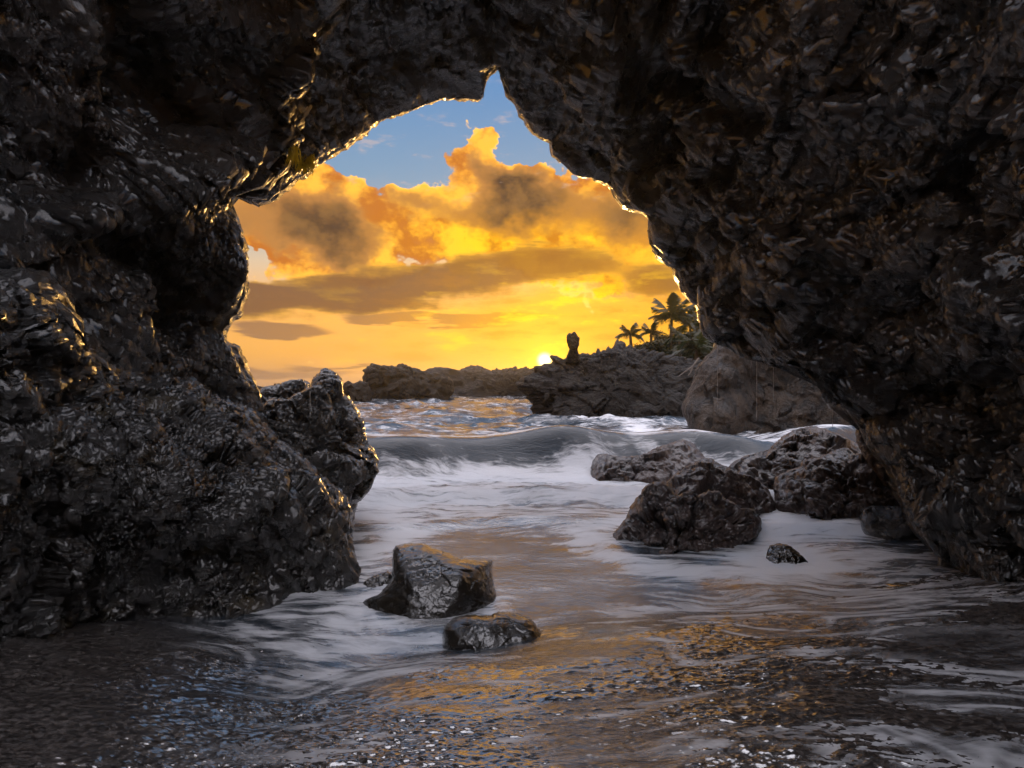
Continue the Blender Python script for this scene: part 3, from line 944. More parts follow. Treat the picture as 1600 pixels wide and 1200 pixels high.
def relief_rock(name, label, cat, poly, ctrl, thick, mat, seed, centre=None, res=(240, 70), craggy=1.0, size=None, block=1.0, pit=1.0, group=None, parent=None, smooth_poly=1.0, back=1.0, power=4.0, fine=1.0, jag=2.0):
    """a boulder: outline at its own distance, rounded front, full back"""
    poly = np.array(poly, float)
    if centre is None:
        centre = poly.mean(0)
    cx, cy = centre
    nt, nr = res
    # resample outline by angle (star shaped about the centre)
    nxt = np.roll(poly, -1, 0)
    seg = np.hypot(*(nxt - poly).T)
    npt = 8
    pts = np.concatenate([poly + (nxt - poly) * f for f in np.linspace(0, 1, 40, endpoint=False)[:, None, None]], 0)
    th = np.linspace(-math.pi, math.pi, nt, endpoint=False)
    dx, dy = np.cos(th), np.sin(th)
    Rr = np.zeros(nt)
    for (x0, y0), (x1, y1) in zip(poly, nxt):
        ex, ey = x1 - x0, y1 - y0
        det = dx * (-ey) + dy * ex
        det = np.where(np.abs(det) < 1e-9, 1e-9, det)
        rx, ry = x0 - cx, y0 - cy
        tt = (rx * (-ey) + ry * ex) / det
        uu = (dx * ry - dy * rx) / det
        ok = (uu >= -1e-6) & (uu <= 1 + 1e-6) & (tt > 0)
        Rr = np.where(ok, np.maximum(Rr, tt), Rr)
    k = np.exp(-0.5 * (np.arange(-6, 7) / max(0.3, smooth_poly)) ** 2)
    k /= k.sum()
    Rr = np.convolve(np.concatenate([Rr[-6:], Rr, Rr[:6]]), k, mode='valid')
    arc = np.stack([np.cos(th) * Rr, np.sin(th) * Rr, np.zeros(nt)], 1) / 9.0
    Rr = Rr + jag * 1.6 * fbm(arc, 1.0, 3, 0.65, seed + 41)
    rf = np.linspace(0, 1, nr) ** 0.75
    rb = np.linspace(1, 0, max(8, nr // 3))[1:]
    r_all = np.concatenate([rf, rb])
    PX = cx + np.outer(Rr * dx, r_all)
    PY = cy + np.outer(Rr * dy, r_all)
    D = rbf_depth(ctrl)(PX, PY)
    bulge = np.sqrt(np.maximum(0, 1 - r_all ** power))
    off = np.concatenate([thick * 0.5 * (1 - bulge[:nr]), thick * 0.5 + back * thick * 0.5 * bulge[nr:]])
    DD = D + off[None, :]
    G = np.stack([(PX - 800) / F * DD, DD, CZ - (PY - 600) / F * DD], -1)
    # the outline keeps its size as the rock rounds away
    Dl = D + thick * 0.5 * 0
    d_mid = float(np.mean(D))
    sz = size or float(np.mean(Rr)) / F * d_mid       # metres
    nv = len(r_all)
    R = lambda a: a.reshape(nt, nv)
    amp = sz * craggy
    inv = 1.0 / sz
    def disp(G, H):
        n = grid_normals(G, True)
        n[:, 0] = n[:, 1].mean(0)
        n[:, -1] = n[:, -2].mean(0)
        c = G.mean((0, 1))
        s = np.sign(np.sum(n * (G - c), 2).mean())
        H = H.copy()
        H[:, 0] = H[:, 0].mean()
        H[:, -1] = H[:, -1].mean()
        return G + n * s * H[:, :, None]
    def hold_outline(G):
        y = G[:, :, 1]
        ix = G[:, :, 0] / y * F + 800 - cx
        iy = 600 - (G[:, :, 2] - CZ) / y * F - cy
        r = np.hypot(ix, iy)
        a = np.arctan2(iy, ix)
        lim = np.interp(a.ravel(), th, Rr, period=2 * math.pi).reshape(a.shape)
        soft = 0.03 * lim
        e = (r - lim) / soft
        r2 = lim - soft * np.logaddexp(0, np.clip(-e, -30, 30))
        k = np.where(e > -12, np.minimum(r2 + 0.35 * soft, lim), r) / np.maximum(r, 1e-6)
        out = G.copy()
        out[:, :, 0] = (ix * k + cx - 800) / F * y
        out[:, :, 2] = CZ - (iy * k + cy - 600) / F * y
        return out

    flat = G.reshape(-1, 3)
    w = warp(flat * inv, 1.4, 0.25, seed)
    edge = np.abs(1 - np.concatenate([rf, rb]))[None, :]
    keep = 0.2 + 0.8 * smooth(edge, 0.0, 0.3)
    fa = R(facets(w * 1.5 + seed, seed + 3))
    fb = R(facets(warp(flat * inv, 3.0, 0.10, seed + 43) * 3.4 + seed, seed + 45))
    G = disp(G, (fa * 0.34 * block + fb * 0.13 * block + R(fbm(flat * inv, 0.9, 3, 0.5, seed + 5)) * 0.16 * block) * amp * keep)
    G = hold_outline(G)
    flat = G.reshape(-1, 3)
    f1, f2, cid = worley(warp(flat * inv, 3.0, 0.10, seed + 7) * np.array([3.6, 3.6, 4.4]), seed + 9)
    g1, g2, c2 = worley(warp(flat * inv, 6.0, 0.06, seed + 13) * np.array([8.0, 8.0, 9.0]), seed + 15)
    G = disp(G, (R(f1 ** 1.5 - 0.4) * 0.10 * pit + R(g1 ** 1.4 - 0.4) * 0.05 * pit) * amp * (0.5 + 0.5 * keep))
    G = hold_outline(G)
    flat = G.reshape(-1, 3)
    fc = R(facets(warp(flat * inv, 8.0, 0.04, seed + 47) * 8.5, seed + 49))
    G = disp(G, (R(fbm(warp(flat * inv, 5.0, 0.06, seed + 23), 6.5, 4, 0.6, seed + 17, True)) * 0.035 + fc * 0.018 * min(1.0, block) + R(fbm(flat * inv, 30.0, 2, 0.6, seed + 19)) * 0.016) * amp * fine)
    Q = grid_faces(nt, nv, True)
    V = G.reshape(-1, 3)
    # outward facing
    a, b, c = V[Q[:, 0]], V[Q[:, 1]], V[Q[:, 2]]
    nn = np.cross(b - a, c - a)
    if np.sum(nn * (a - V.mean(0))) < 0:
        Q = Q[:, ::-1]
    org = np.array([V[:, 0].mean(), V[:, 1].mean(), V[:, 2].min()])
    if parent is not None:
        org = np.zeros(3)
    o = np_obj(name, V, Q, mat, parent=parent, origin=org)
    if parent is not None:
        o.matrix_parent_inverse = parent.matrix_basis.inverted()
    tag(o, label, cat, group)
    return o


def foot(py):
    return CZ * F / (py - 600.0)


# the big ledge against the left wall
relief_rock('rock_ledge', 'huge craggy wet lava ledge sloping from the left wall down to the water', 'rock',
            [(-120, 410), (40, 418), (66, 425), (95, 447), (88, 480), (100, 520), (150, 545), (210, 575), (300, 590), (350, 620), (400, 650), (440, 690), (480, 720), (515, 752), (545, 780), (553, 810),
             (552, 850), (560, 880), (568, 905), (560, 935), (545, 970), (470, 1030), (330, 1085), (120, 1140), (-120, 1180)],
            [(-120, 420, 3.0), (60, 430, 3.5), (95, 500, 3.7), (200, 580, 4.5), (330, 610, 5.3), (430, 690, 5.5), (520, 765, 5.2), (545, 800, 4.9), (555, 860, 4.7), (560, 920, 4.55),
             (400, 700, 4.9), (450, 800, 4.4), (300, 680, 4.5), (240, 720, 3.85), (200, 640, 4.2), (120, 620, 3.75), (60, 560, 3.5), (120, 720, 3.45), (260, 800, 3.8), (350, 800, 4.1), (420, 860, 4.4),
             (300, 900, 4.2), (150, 900, 3.8), (480, 950, 4.5), (300, 1000, 3.95), (100, 1040, 3.35), (-100, 1000, 2.85), (-100, 700, 2.8), (330, 1085, 3.75), (120, 1140, 3.15), (500, 1020, 4.3)],
            1.3, M['wet'], 201, centre=(230, 790), res=(560, 190), craggy=0.55, size=0.9, pit=1.6, block=0.8, power=10, fine=2.2)

relief_rock('rock_pinnacle', 'knobbly lava pinnacle with a pointed top behind the left ledge', 'rock',
            [(400, 640), (425, 622), (445, 628), (470, 612), (488, 602), (490, 590), (505, 577), (515, 574), (528, 584), (535, 597), (532, 612), (545, 622), (560, 640), (568, 662), (572, 690), (585, 705), (592, 725), (588, 745), (575, 768), (558, 785), (545, 830), (520, 900), (440, 900), (410, 760)],
            [(510, 580, 6.9), (430, 630, 6.7), (560, 640, 6.7), (510, 680, 6.35), (470, 660, 6.4), (585, 725, 6.5), (550, 760, 6.2), (480, 740, 6.0), (520, 850, 5.9), (440, 800, 5.9)],
            1.3, M['wet'], 221, centre=(500, 700), res=(340, 100), craggy=0.75, smooth_poly=1.0)
relief_rock('rock', 'small rounded lava hump between left wall and the pinnacle', 'rock',
            [(398, 615), (412, 604), (430, 602), (455, 594), (475, 592), (486, 600), (490, 640), (440, 670), (395, 660)],
            [(440, 610, 8.0), (470, 595, 8.3), (440, 660, 7.6)], 0.7, M['wet'], 231, res=(160, 50), craggy=0.7)

# foreground boulders in the wash
relief_rock('boulder', 'flat-topped smooth dark boulder standing in the wash beside the left ledge', 'boulder',
            [(612, 860), (620, 850), (640, 847), (660, 848), (690, 858), (715, 868), (740, 872), (755, 874), (771, 875), (770, 890), (773, 915), (784, 935), (783, 955), (760, 980), (700, 1010), (600, 1000), (560, 965), (558, 940), (590, 930), (612, 905)],
            [(640, 848, 4.75), (720, 868, 4.6), (771, 876, 4.6), (640, 900, 4.25), (720, 900, 4.15), (600, 960, 4.15), (700, 970, 4.05), (780, 950, 4.35), (650, 1000, 3.95)],
            0.7, M['smooth'], 241, centre=(675, 925), res=(300, 90), craggy=0.42, pit=0.6, power=7, fine=0.5, block=0.15)
relief_rock('boulder', 'low rounded wet boulder at the foot of the flat-topped one', 'boulder',
            [(690, 985), (705, 966), (725, 960), (760, 962), (780, 955), (805, 956), (830, 966), (845, 985), (862, 1012), (840, 1040), (740, 1050), (690, 1020)],
            [(720, 965, 3.66), (800, 957, 3.72), (760, 985, 3.5), (840, 985, 3.55), (780, 1030, 3.4), (700, 1010, 3.45)],
            0.45, M['smooth'], 251, res=(240, 70), craggy=0.35, pit=0.5, fine=0.5, block=0.15)
relief_rock('rock', 'small dark stone wedged between left ledge and flat-topped boulder', 'rock',
            [(560, 925), (572, 905), (590, 897), (608, 893), (620, 905), (620, 945), (590, 975), (560, 970)], [(590, 897, 4.85), (590, 930, 4.6), (580, 970, 4.4)], 0.3, M['smooth'], 261, res=(120, 40), craggy=0.5)
relief_rock('rock', 'nearly drowned dark rock breaking the foam right of the low boulder', 'rock',
            [(1000, 1010), (1030, 1000), (1060, 993), (1090, 990), (1110, 998), (1140, 1008), (1100, 1030), (1040, 1032)], [(1070, 994, 3.42), (1070, 1010, 3.32), (1060, 1030, 3.25)], 0.3, M['wet'], 271, res=(140, 40), craggy=0.5)

# boulders in the shallows on the right
relief_rock('boulder', 'ragged dark twin-topped boulder nearest in the shallows on the right', 'boulder',
            [(942, 870), (955, 840), (975, 810), (990, 785), (1000, 772), (1012, 758), (1030, 752), (1045, 760), (1056, 778), (1072, 770), (1090, 772), (1112, 766), (1125, 768), (1140, 782), (1160, 795), (1180, 795), (1190, 812), (1188, 832), (1176, 845), (1175, 875), (1120, 910), (980, 905)],
            [(1020, 755, 6.3), (1110, 768, 6.3), (1185, 800, 6.2), (1000, 820, 5.95), (1080, 815, 5.8), (1150, 840, 5.85), (950, 860, 5.95), (1060, 870, 5.65), (1170, 870, 5.8), (1050, 905, 5.6)],
            0.9, M['red'], 281, fine=1.0, centre=(1070, 835), res=(360, 110), craggy=0.75, smooth_poly=0.8, pit=1.2)
relief_rock('boulder', 'ridge-backed brown boulder just behind the twin-topped one', 'boulder',
            [(1035, 760), (1050, 745), (1075, 728), (1098, 716), (1110, 716), (1130, 728), (1150, 738), (1175, 745), (1200, 762), (1212, 785), (1215, 830), (1100, 850), (1030, 830)],
            [(1105, 717, 8.0), (1060, 740, 7.6), (1180, 750, 7.7), (1120, 760, 7.25), (1200, 790, 7.2), (1120, 840, 6.9)],
            1.0, M['red'], 291, fine=1.0, res=(260, 80), craggy=0.6)
relief_rock('rock', 'long low flat rock with the wave breaking on its left end', 'rock',
            [(922, 740), (924, 722), (932, 711), (944, 707), (952, 716), (975, 713), (1005, 712), (1020, 702), (1040, 694), (1068, 685), (1080, 688), (1092, 700), (1105, 716), (1110, 745), (1060, 775), (960, 775), (925, 765)],
            [(940, 712, 10.3), (1070, 688, 10.8), (1000, 716, 10.2), (1040, 735, 9.7), (940, 745, 9.8), (1000, 770, 9.3), (1100, 730, 10.0)],
            1.4, M['red'], 301, fine=1.0, centre=(1010, 735), res=(260, 80), craggy=0.5, smooth_poly=0.8)
relief_rock('rock', 'humped brown rock ridge under the arch on the right', 'rock',
            [(1130, 735), (1150, 718), (1175, 710), (1200, 704), (1215, 688), (1240, 672), (1268, 666), (1290, 670), (1320, 684), (1345, 695), (1375, 715), (1375, 790), (1250, 800), (1140, 775)],
            [(1265, 668, 10.0), (1150, 720, 9.6), (1345, 698, 9.4), (1240, 720, 9.0), (1180, 745, 8.8), (1300, 740, 8.8), (1250, 790, 8.4)],
            1.6, M['red'], 311, fine=1.0, res=(280, 90), craggy=0.55)
relief_rock('boulder', 'large pitted boulder resting against the foot of the right wall', 'boulder',
            [(1208, 762), (1212, 745), (1232, 735), (1250, 730), (1255, 718), (1280, 716), (1312, 700), (1325, 700), (1335, 710), (1360, 706), (1385, 716), (1405, 735), (1420, 760), (1415, 800), (1330, 835), (1230, 830), (1212, 800)],
            [(1315, 702, 8.0), (1230, 738, 7.8), (1390, 722, 7.4), (1300, 745, 7.35), (1240, 790, 7.2), (1320, 780, 7.1), (1390, 780, 6.9), (1300, 830, 6.8)],
            1.1, M['red'], 321, fine=1.0, centre=(1312, 770), res=(320, 100), craggy=0.6, pit=1.2)
relief_rock('rock', 'smooth reddish rock leaning on the right wall below the arch', 'rock',
            [(1336, 668), (1345, 656), (1362, 660), (1380, 690), (1400, 720), (1420, 760), (1390, 770), (1350, 715), (1338, 690)], [(1350, 665, 7.4), (1390, 740, 7.0)], 0.6, M['red'], 331, res=(140, 50), craggy=0.35)
relief_rock('rock', 'squared dark block low in the shallows beside the right wall', 'rock',
            [(1342, 812), (1346, 795), (1360, 790), (1400, 790), (1430, 795), (1450, 812), (1450, 850), (1380, 850), (1350, 838)], [(1380, 791, 6.6), (1360, 815, 6.25), (1430, 810, 6.2), (1400, 845, 6.0)], 0.6, M['wet'], 341, res=(160, 50), craggy=0.35, block=0.5)
relief_rock('rock', 'small curved rock fin poking out of the shallows', 'rock',
            [(1194, 885), (1198, 862), (1203, 851), (1218, 848), (1236, 853), (1252, 866), (1268, 882), (1285, 895), (1240, 905), (1205, 902)], [(1210, 850, 5.5), (1240, 860, 5.4), (1215, 880, 5.25), (1270, 890, 5.2)], 0.28, M['smooth'], 351, centre=(1225, 880), res=(140, 44), craggy=0.35)
relief_rock('rock', 'dark upright stone tucked under the foot of the right wall', 'rock',
            [(1464, 875), (1468, 862), (1482, 862), (1500, 880), (1520, 900), (1500, 925), (1468, 915)], [(1480, 865, 5.3), (1480, 900, 5.05)], 0.35, M['wet'], 361, res=(110, 36), craggy=0.35)

# rock wall seen under the arch
relief_rock('rock_wall', 'tall streaked brown rock wall standing in the sea beyond the arch', 'rock wall',
            [(1062, 640), (1068, 620), (1080, 596), (1086, 575), (1098, 560), (1112, 545), (1120, 470), (1300, 440), (1480, 500), (1520, 720), (1200, 720), (1078, 700), (1072, 662)],
            [(1066, 630, 18.5), (1090, 580, 19.5), (1120, 540, 20.0), (1130, 560, 18.6), (1160, 600, 19.6), (1110, 640, 17.6), (1128, 610, 18.9), (1142, 590, 17.7), (1145, 640, 17.2), (1170, 590, 19.9), (1175, 640, 19.0), (1200, 600, 19.2), (1225, 580, 20.4), (1200, 660, 18.4), (1280, 600, 18.5), (1300, 670, 17.5), (1400, 600, 18), (1160, 470, 21), (1300, 460, 20)],
            4.0, M['tawny'], 371, centre=(1230, 600), res=(420, 120), craggy=0.30, size=2.2, block=1.1, pit=0.5, fine=0.8)

# headland, stacks and reef
headland = relief_rock('headland', 'jagged dark lava headland in front of the setting sun', 'headland',
            [(806, 600), (812, 590), (826, 584), (838, 573), (846, 567), (856, 565), (862, 557), (868, 555), (874, 560), (880, 561), (884, 556), (906, 553), (925, 551), (945, 548), (958, 542), (962, 532), (970, 531), (982, 540), (1000, 545), (1030, 548), (1060, 556), (1110, 565), (1160, 580), (1160, 690), (960, 690), (850, 690), (834, 655), (828, 630), (814, 612)],
            [(812, 595, 27), (862, 560, 28), (900, 556, 29), (970, 534, 30), (1060, 560, 31), (840, 650, 26), (880, 620, 26.5), (960, 600, 27), (1000, 640, 25.5), (1080, 620, 28), (940, 670, 25), (1120, 670, 26)],
            5.0, M['far'], 381, centre=(950, 615), res=(620, 110), craggy=0.30, size=2.0, smooth_poly=0.4, pit=1.5, fine=1.6, jag=9.0)
relief_rock('rock_pillar', None, None,
            [(882, 572), (886, 556), (889, 545), (886, 536), (885, 527), (889, 519), (893, 521), (896, 517), (900, 519), (902, 524), (906, 527), (905, 537), (902, 547), (906, 558), (910, 572)], [(890, 520, 28.6), (900, 560, 28.4)], 0.7, M['far'], 391, centre=(895, 544), res=(140, 36), craggy=0.5, size=0.5, parent=headland, smooth_poly=0.7)
relief_rock('sea_stack', 'broad flat-topped sea stack left of the headland', 'sea stack',
            [(566, 590), (572, 572), (582, 568), (590, 570), (610, 572), (628, 570), (648, 576), (665, 580), (690, 584), (705, 592), (709, 606), (700, 640), (580, 642), (570, 615)],
            [(580, 570, 58), (640, 575, 58), (700, 590, 58), (640, 610, 55), (640, 635, 54)], 8.0, M['far'], 401, res=(300, 60), craggy=0.4, size=3.0, smooth_poly=0.7, jag=6.0, fine=1.8)
relief_rock('sea_stack', 'small low sea stack beside the left pinnacle', 'sea stack',
            [(534, 610), (536, 598), (545, 595), (552, 600), (562, 595), (574, 598), (582, 615), (580, 640), (540, 640)], [(555, 598, 52), (555, 630, 50)], 5.0, M['far'], 411, res=(160, 40), craggy=0.5, size=1.6)
relief_rock('reef', 'long low lava reef along the horizon below the sun', 'reef',
            [(640, 600), (668, 575), (690, 573), (712, 578), (730, 574), (745, 570), (760, 576), (785, 578), (810, 574), (840, 574), (900, 580), (960, 600), (960, 640), (640, 640)],
            [(660, 580, 80), (745, 572, 82), (830, 576, 78), (745, 620, 74), (900, 600, 76)], 10.0, M['far'], 421, centre=(790, 610), res=(380, 50), craggy=0.35, size=3.2, smooth_poly=0.6, jag=6.0, fine=1.8)
relief_rock('reef', 'line of low lava rocks on the horizon at the left wall', 'reef',
            [(360, 640), (380, 606), (398, 602), (415, 605), (432, 599), (450, 603), (470, 600), (520, 604), (545, 612), (545, 640)], [(400, 605, 70), (500, 605, 70), (450, 630, 66)], 8.0, M['far'], 431, centre=(450, 622), res=(240, 40), craggy=0.35, size=1.6, smooth_poly=0.6, jag=6.0, fine=1.8)
hill = relief_rock('hillside', 'scrub covered slope rising behind the headland', 'hillside',
            [(960, 570), (985, 545), (1010, 535), (1045, 528), (1080, 522), (1130, 512), (1200, 495), (1300, 480), (1300, 650), (960, 650)], [(985, 550, 46), (1080, 530, 48), (1200, 505, 50), (1080, 600, 42), (1000, 620, 42)],
            8.0, M['earth'], 441, res=(220, 50), craggy=0.3, size=3.0)
hill['kind'] = 'structure'


# ------------------------------------------------------------------ palms, shrubs, grass
def tube(path, radii, sides=8):
    path = np.array(path, float)
    n = len(path)
    tang = np.gradient(path, axis=0)
    tang /= np.linalg.norm(tang, axis=1, keepdims=True)
    ref = np.array([0.13, 0.97, 0.2])
    a = np.cross(tang, ref)
    a /= np.linalg.norm(a, axis=1, keepdims=True)
    b = np.cross(tang, a)
    ph = np.linspace(0, 2 * math.pi, sides, endpoint=False)
    V = path[:, None] + np.array(radii)[:, None, None] * (np.cos(ph)[None, :, None] * a[:, None] + np.sin(ph)[None, :, None] * b[:, None])
    G = np.transpose(V, (1, 0, 2))
    return G.reshape(-1, 3), grid_faces(sides, n, True)


def frond_mesh(rng, length, droop):
    V, Q = [], []
    n = 22
    pts = []
    for i in range(n + 1):
        f = i / n
        pts.append(np.array([length * f * (1 - 0.18 * droop * f), 0, length * (0.42 * f - droop * f * f)]))
    for i in range(n):
        a, b = pts[i], pts[i + 1]
        w = 0.03 * length * 0.5 * (1 - i / n) + 0.006
        k = len(V)
        V += [a + (0, w, 0), a - (0, w, 0), b - (0, w * 0.9, 0), b + (0, w * 0.9, 0)]
        Q.append((k, k + 1, k + 2, k + 3))
    for i in range(2, n + 1):
        f = i / n
        ll = length * 0.34 * math.sin(math.pi * min(1, 0.12 + 0.85 * f)) * rng.uniform(0.8, 1.1) + 0.05 * length
        for s in (-1, 1):
            a = pts[i]
            tip = a + np.array([ll * 0.55, s * ll * 0.75, -ll * rng.uniform(0.35, 0.75)])
            w = length * 0.028
            mid = (a + tip) / 2 + np.array([0, 0, ll * 0.10])
            k = len(V)
            V += [a + (w, 0, 0), a - (w, 0, 0), mid - (w, 0, 0), mid + (w, 0, 0), tip - (w * 0.2, 0, 0), tip + (w * 0.2, 0, 0)]
            Q += [(k, k + 1, k + 2, k + 3), (k + 3, k + 2, k + 4, k + 5)]
    return np_mesh('frond', np.array(V), np.array(Q), M['palm_leaf'], smooth_shade=False)


rng = random.Random(7)
FRONDS = [frond_mesh(rng, 1.0, dr) for dr in (0.25, 0.55, 0.9)]


def palm(label, crown_px, base_px, d, flen, nfr, seed, lean=0.0):
    r = random.Random(seed)
    base = np.array(at(base_px[0], base_px[1], d))
    top = np.array(at(crown_px[0], crown_px[1], d))
    e = bpy.data.objects.new('palm_tree', None)
    e.location = base
    link(e)
    tag(e, label, 'palm tree', 'palms on the headland slope')
    rel = top - base
    path = []
    rad = []
    for i in range(14):
        f = i / 13
        path.append(rel * np.array([f ** 1.5, f, f]) + np.array([0, 0, 0]))
        rad.append((0.14 - 0.06 * f) * (1.5 if i == 0 else 1.0) * (1 + 0.05 * (i % 2)))
    V, Q = tube(path, rad, 8)
    np_obj('trunk', V, Q, M['trunk'], parent=e)
    for i in range(nfr):
        me = FRONDS[min(2, int(i * 3 / nfr))]
        o = bpy.data.objects.new('frond', me)
        azm = i * 2.399 + r.uniform(-0.3, 0.3)
        tilt = r.uniform(-0.55, 0.15) + (-0.45 if i < nfr / 3 else 0.0)
        o.rotation_euler = (r.uniform(-0.2, 0.2), tilt, azm)
        s = flen * 1.05 * r.uniform(0.85, 1.12)
        o.scale = (s, s, s)
        o.location = rel
        link(o, e)


palm('tall palm with the widest crown highest on the headland slope', (1050, 497), (1047, 560), 44, 1.9, 16, 1)
palm('small spiky palm standing leftmost on the headland slope', (985, 523), (986, 548), 44, 1.05, 15, 2)
palm('palm just right of the tallest one, half merged with it', (1078, 508), (1080, 560), 47, 1.7, 15, 3)
palm('low palm between the leftmost and the tallest palm', (1017, 521), (1018, 550), 46, 1.0, 13, 4)
palm('palm at the edge of the right cave wall', (1102, 516), (1104, 560), 45, 1.5, 14, 5)
palm('short green palm low on the slope in front of the others', (1088, 546), (1088, 568), 38, 1.7, 15, 6)
palm('squat palm in front of the tallest trunk', (1062, 530), (1062, 560), 41, 1.1, 13, 8)


def leaf_cloud(n, r, seed, size):
    g = np.random.default_rng(seed)
    clumps = g.normal(0, 0.45, (9, 3)) * np.array(r)
    k = g.integers(0, 9, n)
    c = clumps[k] + g.normal(0, 0.26, (n, 3)) * np.array(r)
    c[:, 2] = np.abs(c[:, 2] + r[2] * 0.55)
    a = g.normal(0, 1, (n, 3))
    a /= np.linalg.norm(a, axis=1, keepdims=True)
    b = np.cross(a, g.normal(0, 1, (n, 3)))
    b /= np.linalg.norm(b, axis=1, keepdims=True)
    s = size * g.uniform(0.6, 1.4, (n, 1))
    V = np.stack([c - a * s, c + b * s * 0.45, c + a * s, c - b * s * 0.45], 1).reshape(-1, 3)
    return V, np.arange(n * 4).reshape(-1, 4)


SHR = []
for i in range(3):
    V, Q = leaf_cloud(900, (0.9, 0.7, 0.6), 50 + i, 0.10)
    SHR.append(np_mesh('crown', V, Q, M['leaf'], smooth_shade=False))
V, Q = tube([(0, 0, -0.3), (0.03, 0, 0.2), (-0.04, 0.02, 0.7)], [0.07, 0.05, 0.02], 6)
STEM = np_mesh('trunk', V, Q, M['trunk'])
shrubs = [(1004, 545, 43, 0.7, 'small shrub right beside the leftmost palm'), (1022, 545, 42, 0.85, 'shrub below the low second palm from the left'), (1038, 552, 41, 1.1, 'broad shrub at the foot of the tallest palm'),
          (1058, 556, 39, 1.0, 'shrub directly below the squat palm'), (1075, 540, 44, 1.3, 'large shrub behind the short green palm'), (1105, 545, 42, 1.4, 'large shrub touching the edge of the right cave wall'),
          (1074, 570, 36, 0.9, 'shrub low on the slope left of the streaked wall'), (1100, 566, 36, 1.0, 'shrub just above the top of the streaked rock wall'), (1032, 535, 47, 1.0, 'shrub on the crest left of the tallest palm')]
for i, (px, py, d, s, lab) in enumerate(shrubs):
    e = bpy.data.objects.new('shrub', None)
    e.location = at(px, py + 3, d + 3.0)
    e.scale = (s * 1.2, s * 1.2, s * 0.95)
    e.rotation_euler = (0, 0, i * 1.7)
    link(e)
    tag(e, lab, 'shrub', 'shrubs on the headland slope')
    link(bpy.data.objects.new('crown', SHR[i % 3]), e)
    link(bpy.data.objects.new('trunk', STEM), e)


def rock_depth(px, py, d0):
    bpy.context.view_layer.update()
    dg = bpy.context.evaluated_depsgraph_get()
    v = Vector(((px - 800) / F, 1.0, (600 - py) / F)).normalized()
    hit, loc, nrm, idx, ob, mw = scene.ray_cast(dg, Vector((0, 0, CZ)), v)
    return loc.y - 0.03 if hit and 2 < loc.y < 12 else d0


def grass_tuft(label, spots, d, seed, n=90, ln=0.22):
    g = np.random.default_rng(seed)
    V, Q = [], []
    for i in range(n):
        px, py = spots[0] + g.uniform(-1, 1) * spots[2], spots[1] + g.uniform(-1, 1) * spots[3]
        b = np.array(at(px, py, rock_depth(px, py, d) if i % 6 == 0 else d_last)) + (0, g.uniform(-0.05, 0.01), 0)
        d_last = b[1]
        L = ln * g.uniform(0.5, 1.1)
        tip = b + np.array([L * g.uniform(-0.35, 0.45), -L * g.uniform(0.0, 0.4), -L * g.uniform(0.6, 1.0)])
        mid = (b + tip) / 2 + np.array([L * 0.15, -0.03, L * 0.08])
        w = 0.007
        k = len(V)
        V += [b - (w, 0, 0), b + (w, 0, 0), mid + (w * 0.8, 0, 0), mid - (w * 0.8, 0, 0), tip + (w * .2, 0, 0), tip - (w * .2, 0, 0)]
        Q += [(k, k + 1, k + 2, k + 3), (k + 3, k + 2, k + 4, k + 5)]
    V = np.array(V)
    o = np_obj('hanging_grass', V, np.array(Q), M['grass'], origin=V.mean(0), smooth_shade=False)
    tag(o, label, 'grass tuft', 'sunlit tufts on the cave roof')


grass_tuft('sunlit golden grass tuft hanging at the very edge of the cave roof', (477, 252, 14, 10), 7.45, 1, 110, 0.16)
grass_tuft('sunlit golden grass tuft just left of and above the edge tuft', (460, 236, 5, 6), 7.3, 2, 60, 0.20)

# ------------------------------------------------------------------ trickles, driftwood
def drip(label, px, y0, y1, d, w):
    a, b = np.array(at(px, y0, d)), np.array(at(px, y1, d))
    n = 26
    path = [a + (b - a) * (i / (n - 1)) for i in range(n)]
    r = random.Random(int(px))
    rad = [w * (0.55 + 0.45 * abs(math.sin(i * 1.9 + px))) * (0.3 if i in (0, n - 1) else 1) for i in range(n)]
    V, Q = tube(path, rad, 6)
    o = np_obj('water_trickle', V, Q, M['drip'], origin=b)
    tag(o, label, 'water trickle', 'trickles falling from the cave roof')


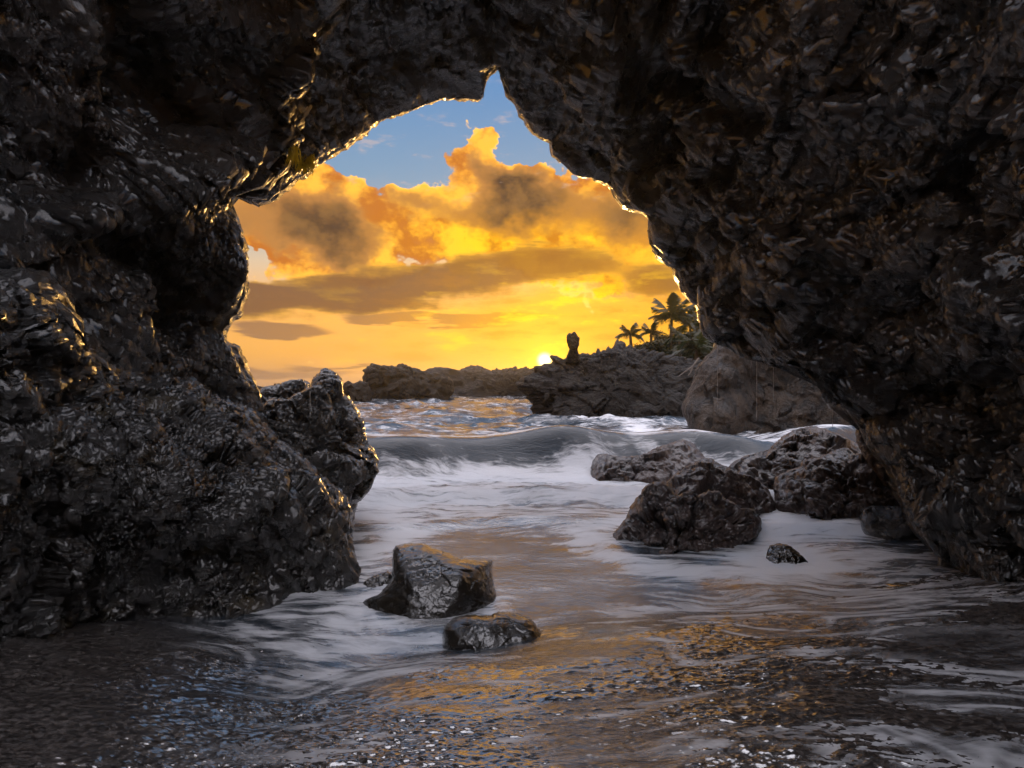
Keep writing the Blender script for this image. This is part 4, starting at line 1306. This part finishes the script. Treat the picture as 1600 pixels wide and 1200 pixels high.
drip('longest thin water trickle falling in front of the streaked wall', 1182.5, 558, 656, 7.3, 0.0042)
drip('thin water trickle just right of the longest one', 1208.5, 562, 628, 7.15, 0.0038)
drip('faint trickle falling at the left end of the arch', 1121, 532, 640, 7.8, 0.003)
drip('short trickle under the pointed tip of the arch', 1301, 638, 668, 6.6, 0.0036)
drip('short trickle falling in front of the dark left pinnacle', 484.5, 611, 651, 5.6, 0.0030)

def branch():
    p = [at(1092, 560, 18.6), at(1082, 573, 18.3), at(1070, 581, 18.0), at(1059, 589, 17.8)]
    V, Q = tube(p, [0.035, 0.03, 0.024, 0.012], 7)
    e = np_obj('driftwood_branch', V, Q, M['wood'], origin=np.array(p[0]))
    tag(e, 'bare grey branch sticking out left of the streaked rock wall', 'branch')
    p = [at(1082, 573, 18.3), at(1079, 582, 18.1), at(1075, 587, 17.9)]
    V, Q = tube(p, [0.035, 0.025, 0.012], 6)
    t = np_obj('twig', V, Q, M['wood'], parent=e, origin=np.zeros(3))
    t.matrix_parent_inverse = Matrix.Translation(-e.location)


branch()


# ------------------------------------------------------------------ haze volume added to give the warm glow over headland and reef
def build_haze():
    V = np.array([(x, y, z) for x in (-700.0, 700.0) for y in (-14.0, 640.0) for z in (-3.5, 11.5)])
    Q = np.array([(0, 1, 3, 2), (4, 6, 7, 5), (0, 4, 5, 1), (2, 3, 7, 6), (0, 2, 6, 4), (1, 5, 7, 3)])
    m = bpy.data.materials.new('glow_haze')
    m.use_nodes = True
    m.node_tree.nodes.clear()
    N = NT(m.node_tree)
    out = N.n.new('ShaderNodeOutputMaterial')
    v = N.n.new('ShaderNodeVolumePrincipled')
    v.inputs['Color'].default_value = rgb(0.95, 0.92, 0.88)
    v.inputs['Density'].default_value = 0.0006
    v.inputs['Anisotropy'].default_value = 0.75
    N.link(v.outputs[0], out.inputs['Volume'])
    o = np_obj('haze', V, Q, m, smooth_shade=False)
    tag(o, 'thin haze volume added for the warm glow over the sea', 'haze', kind='stuff')


build_haze()
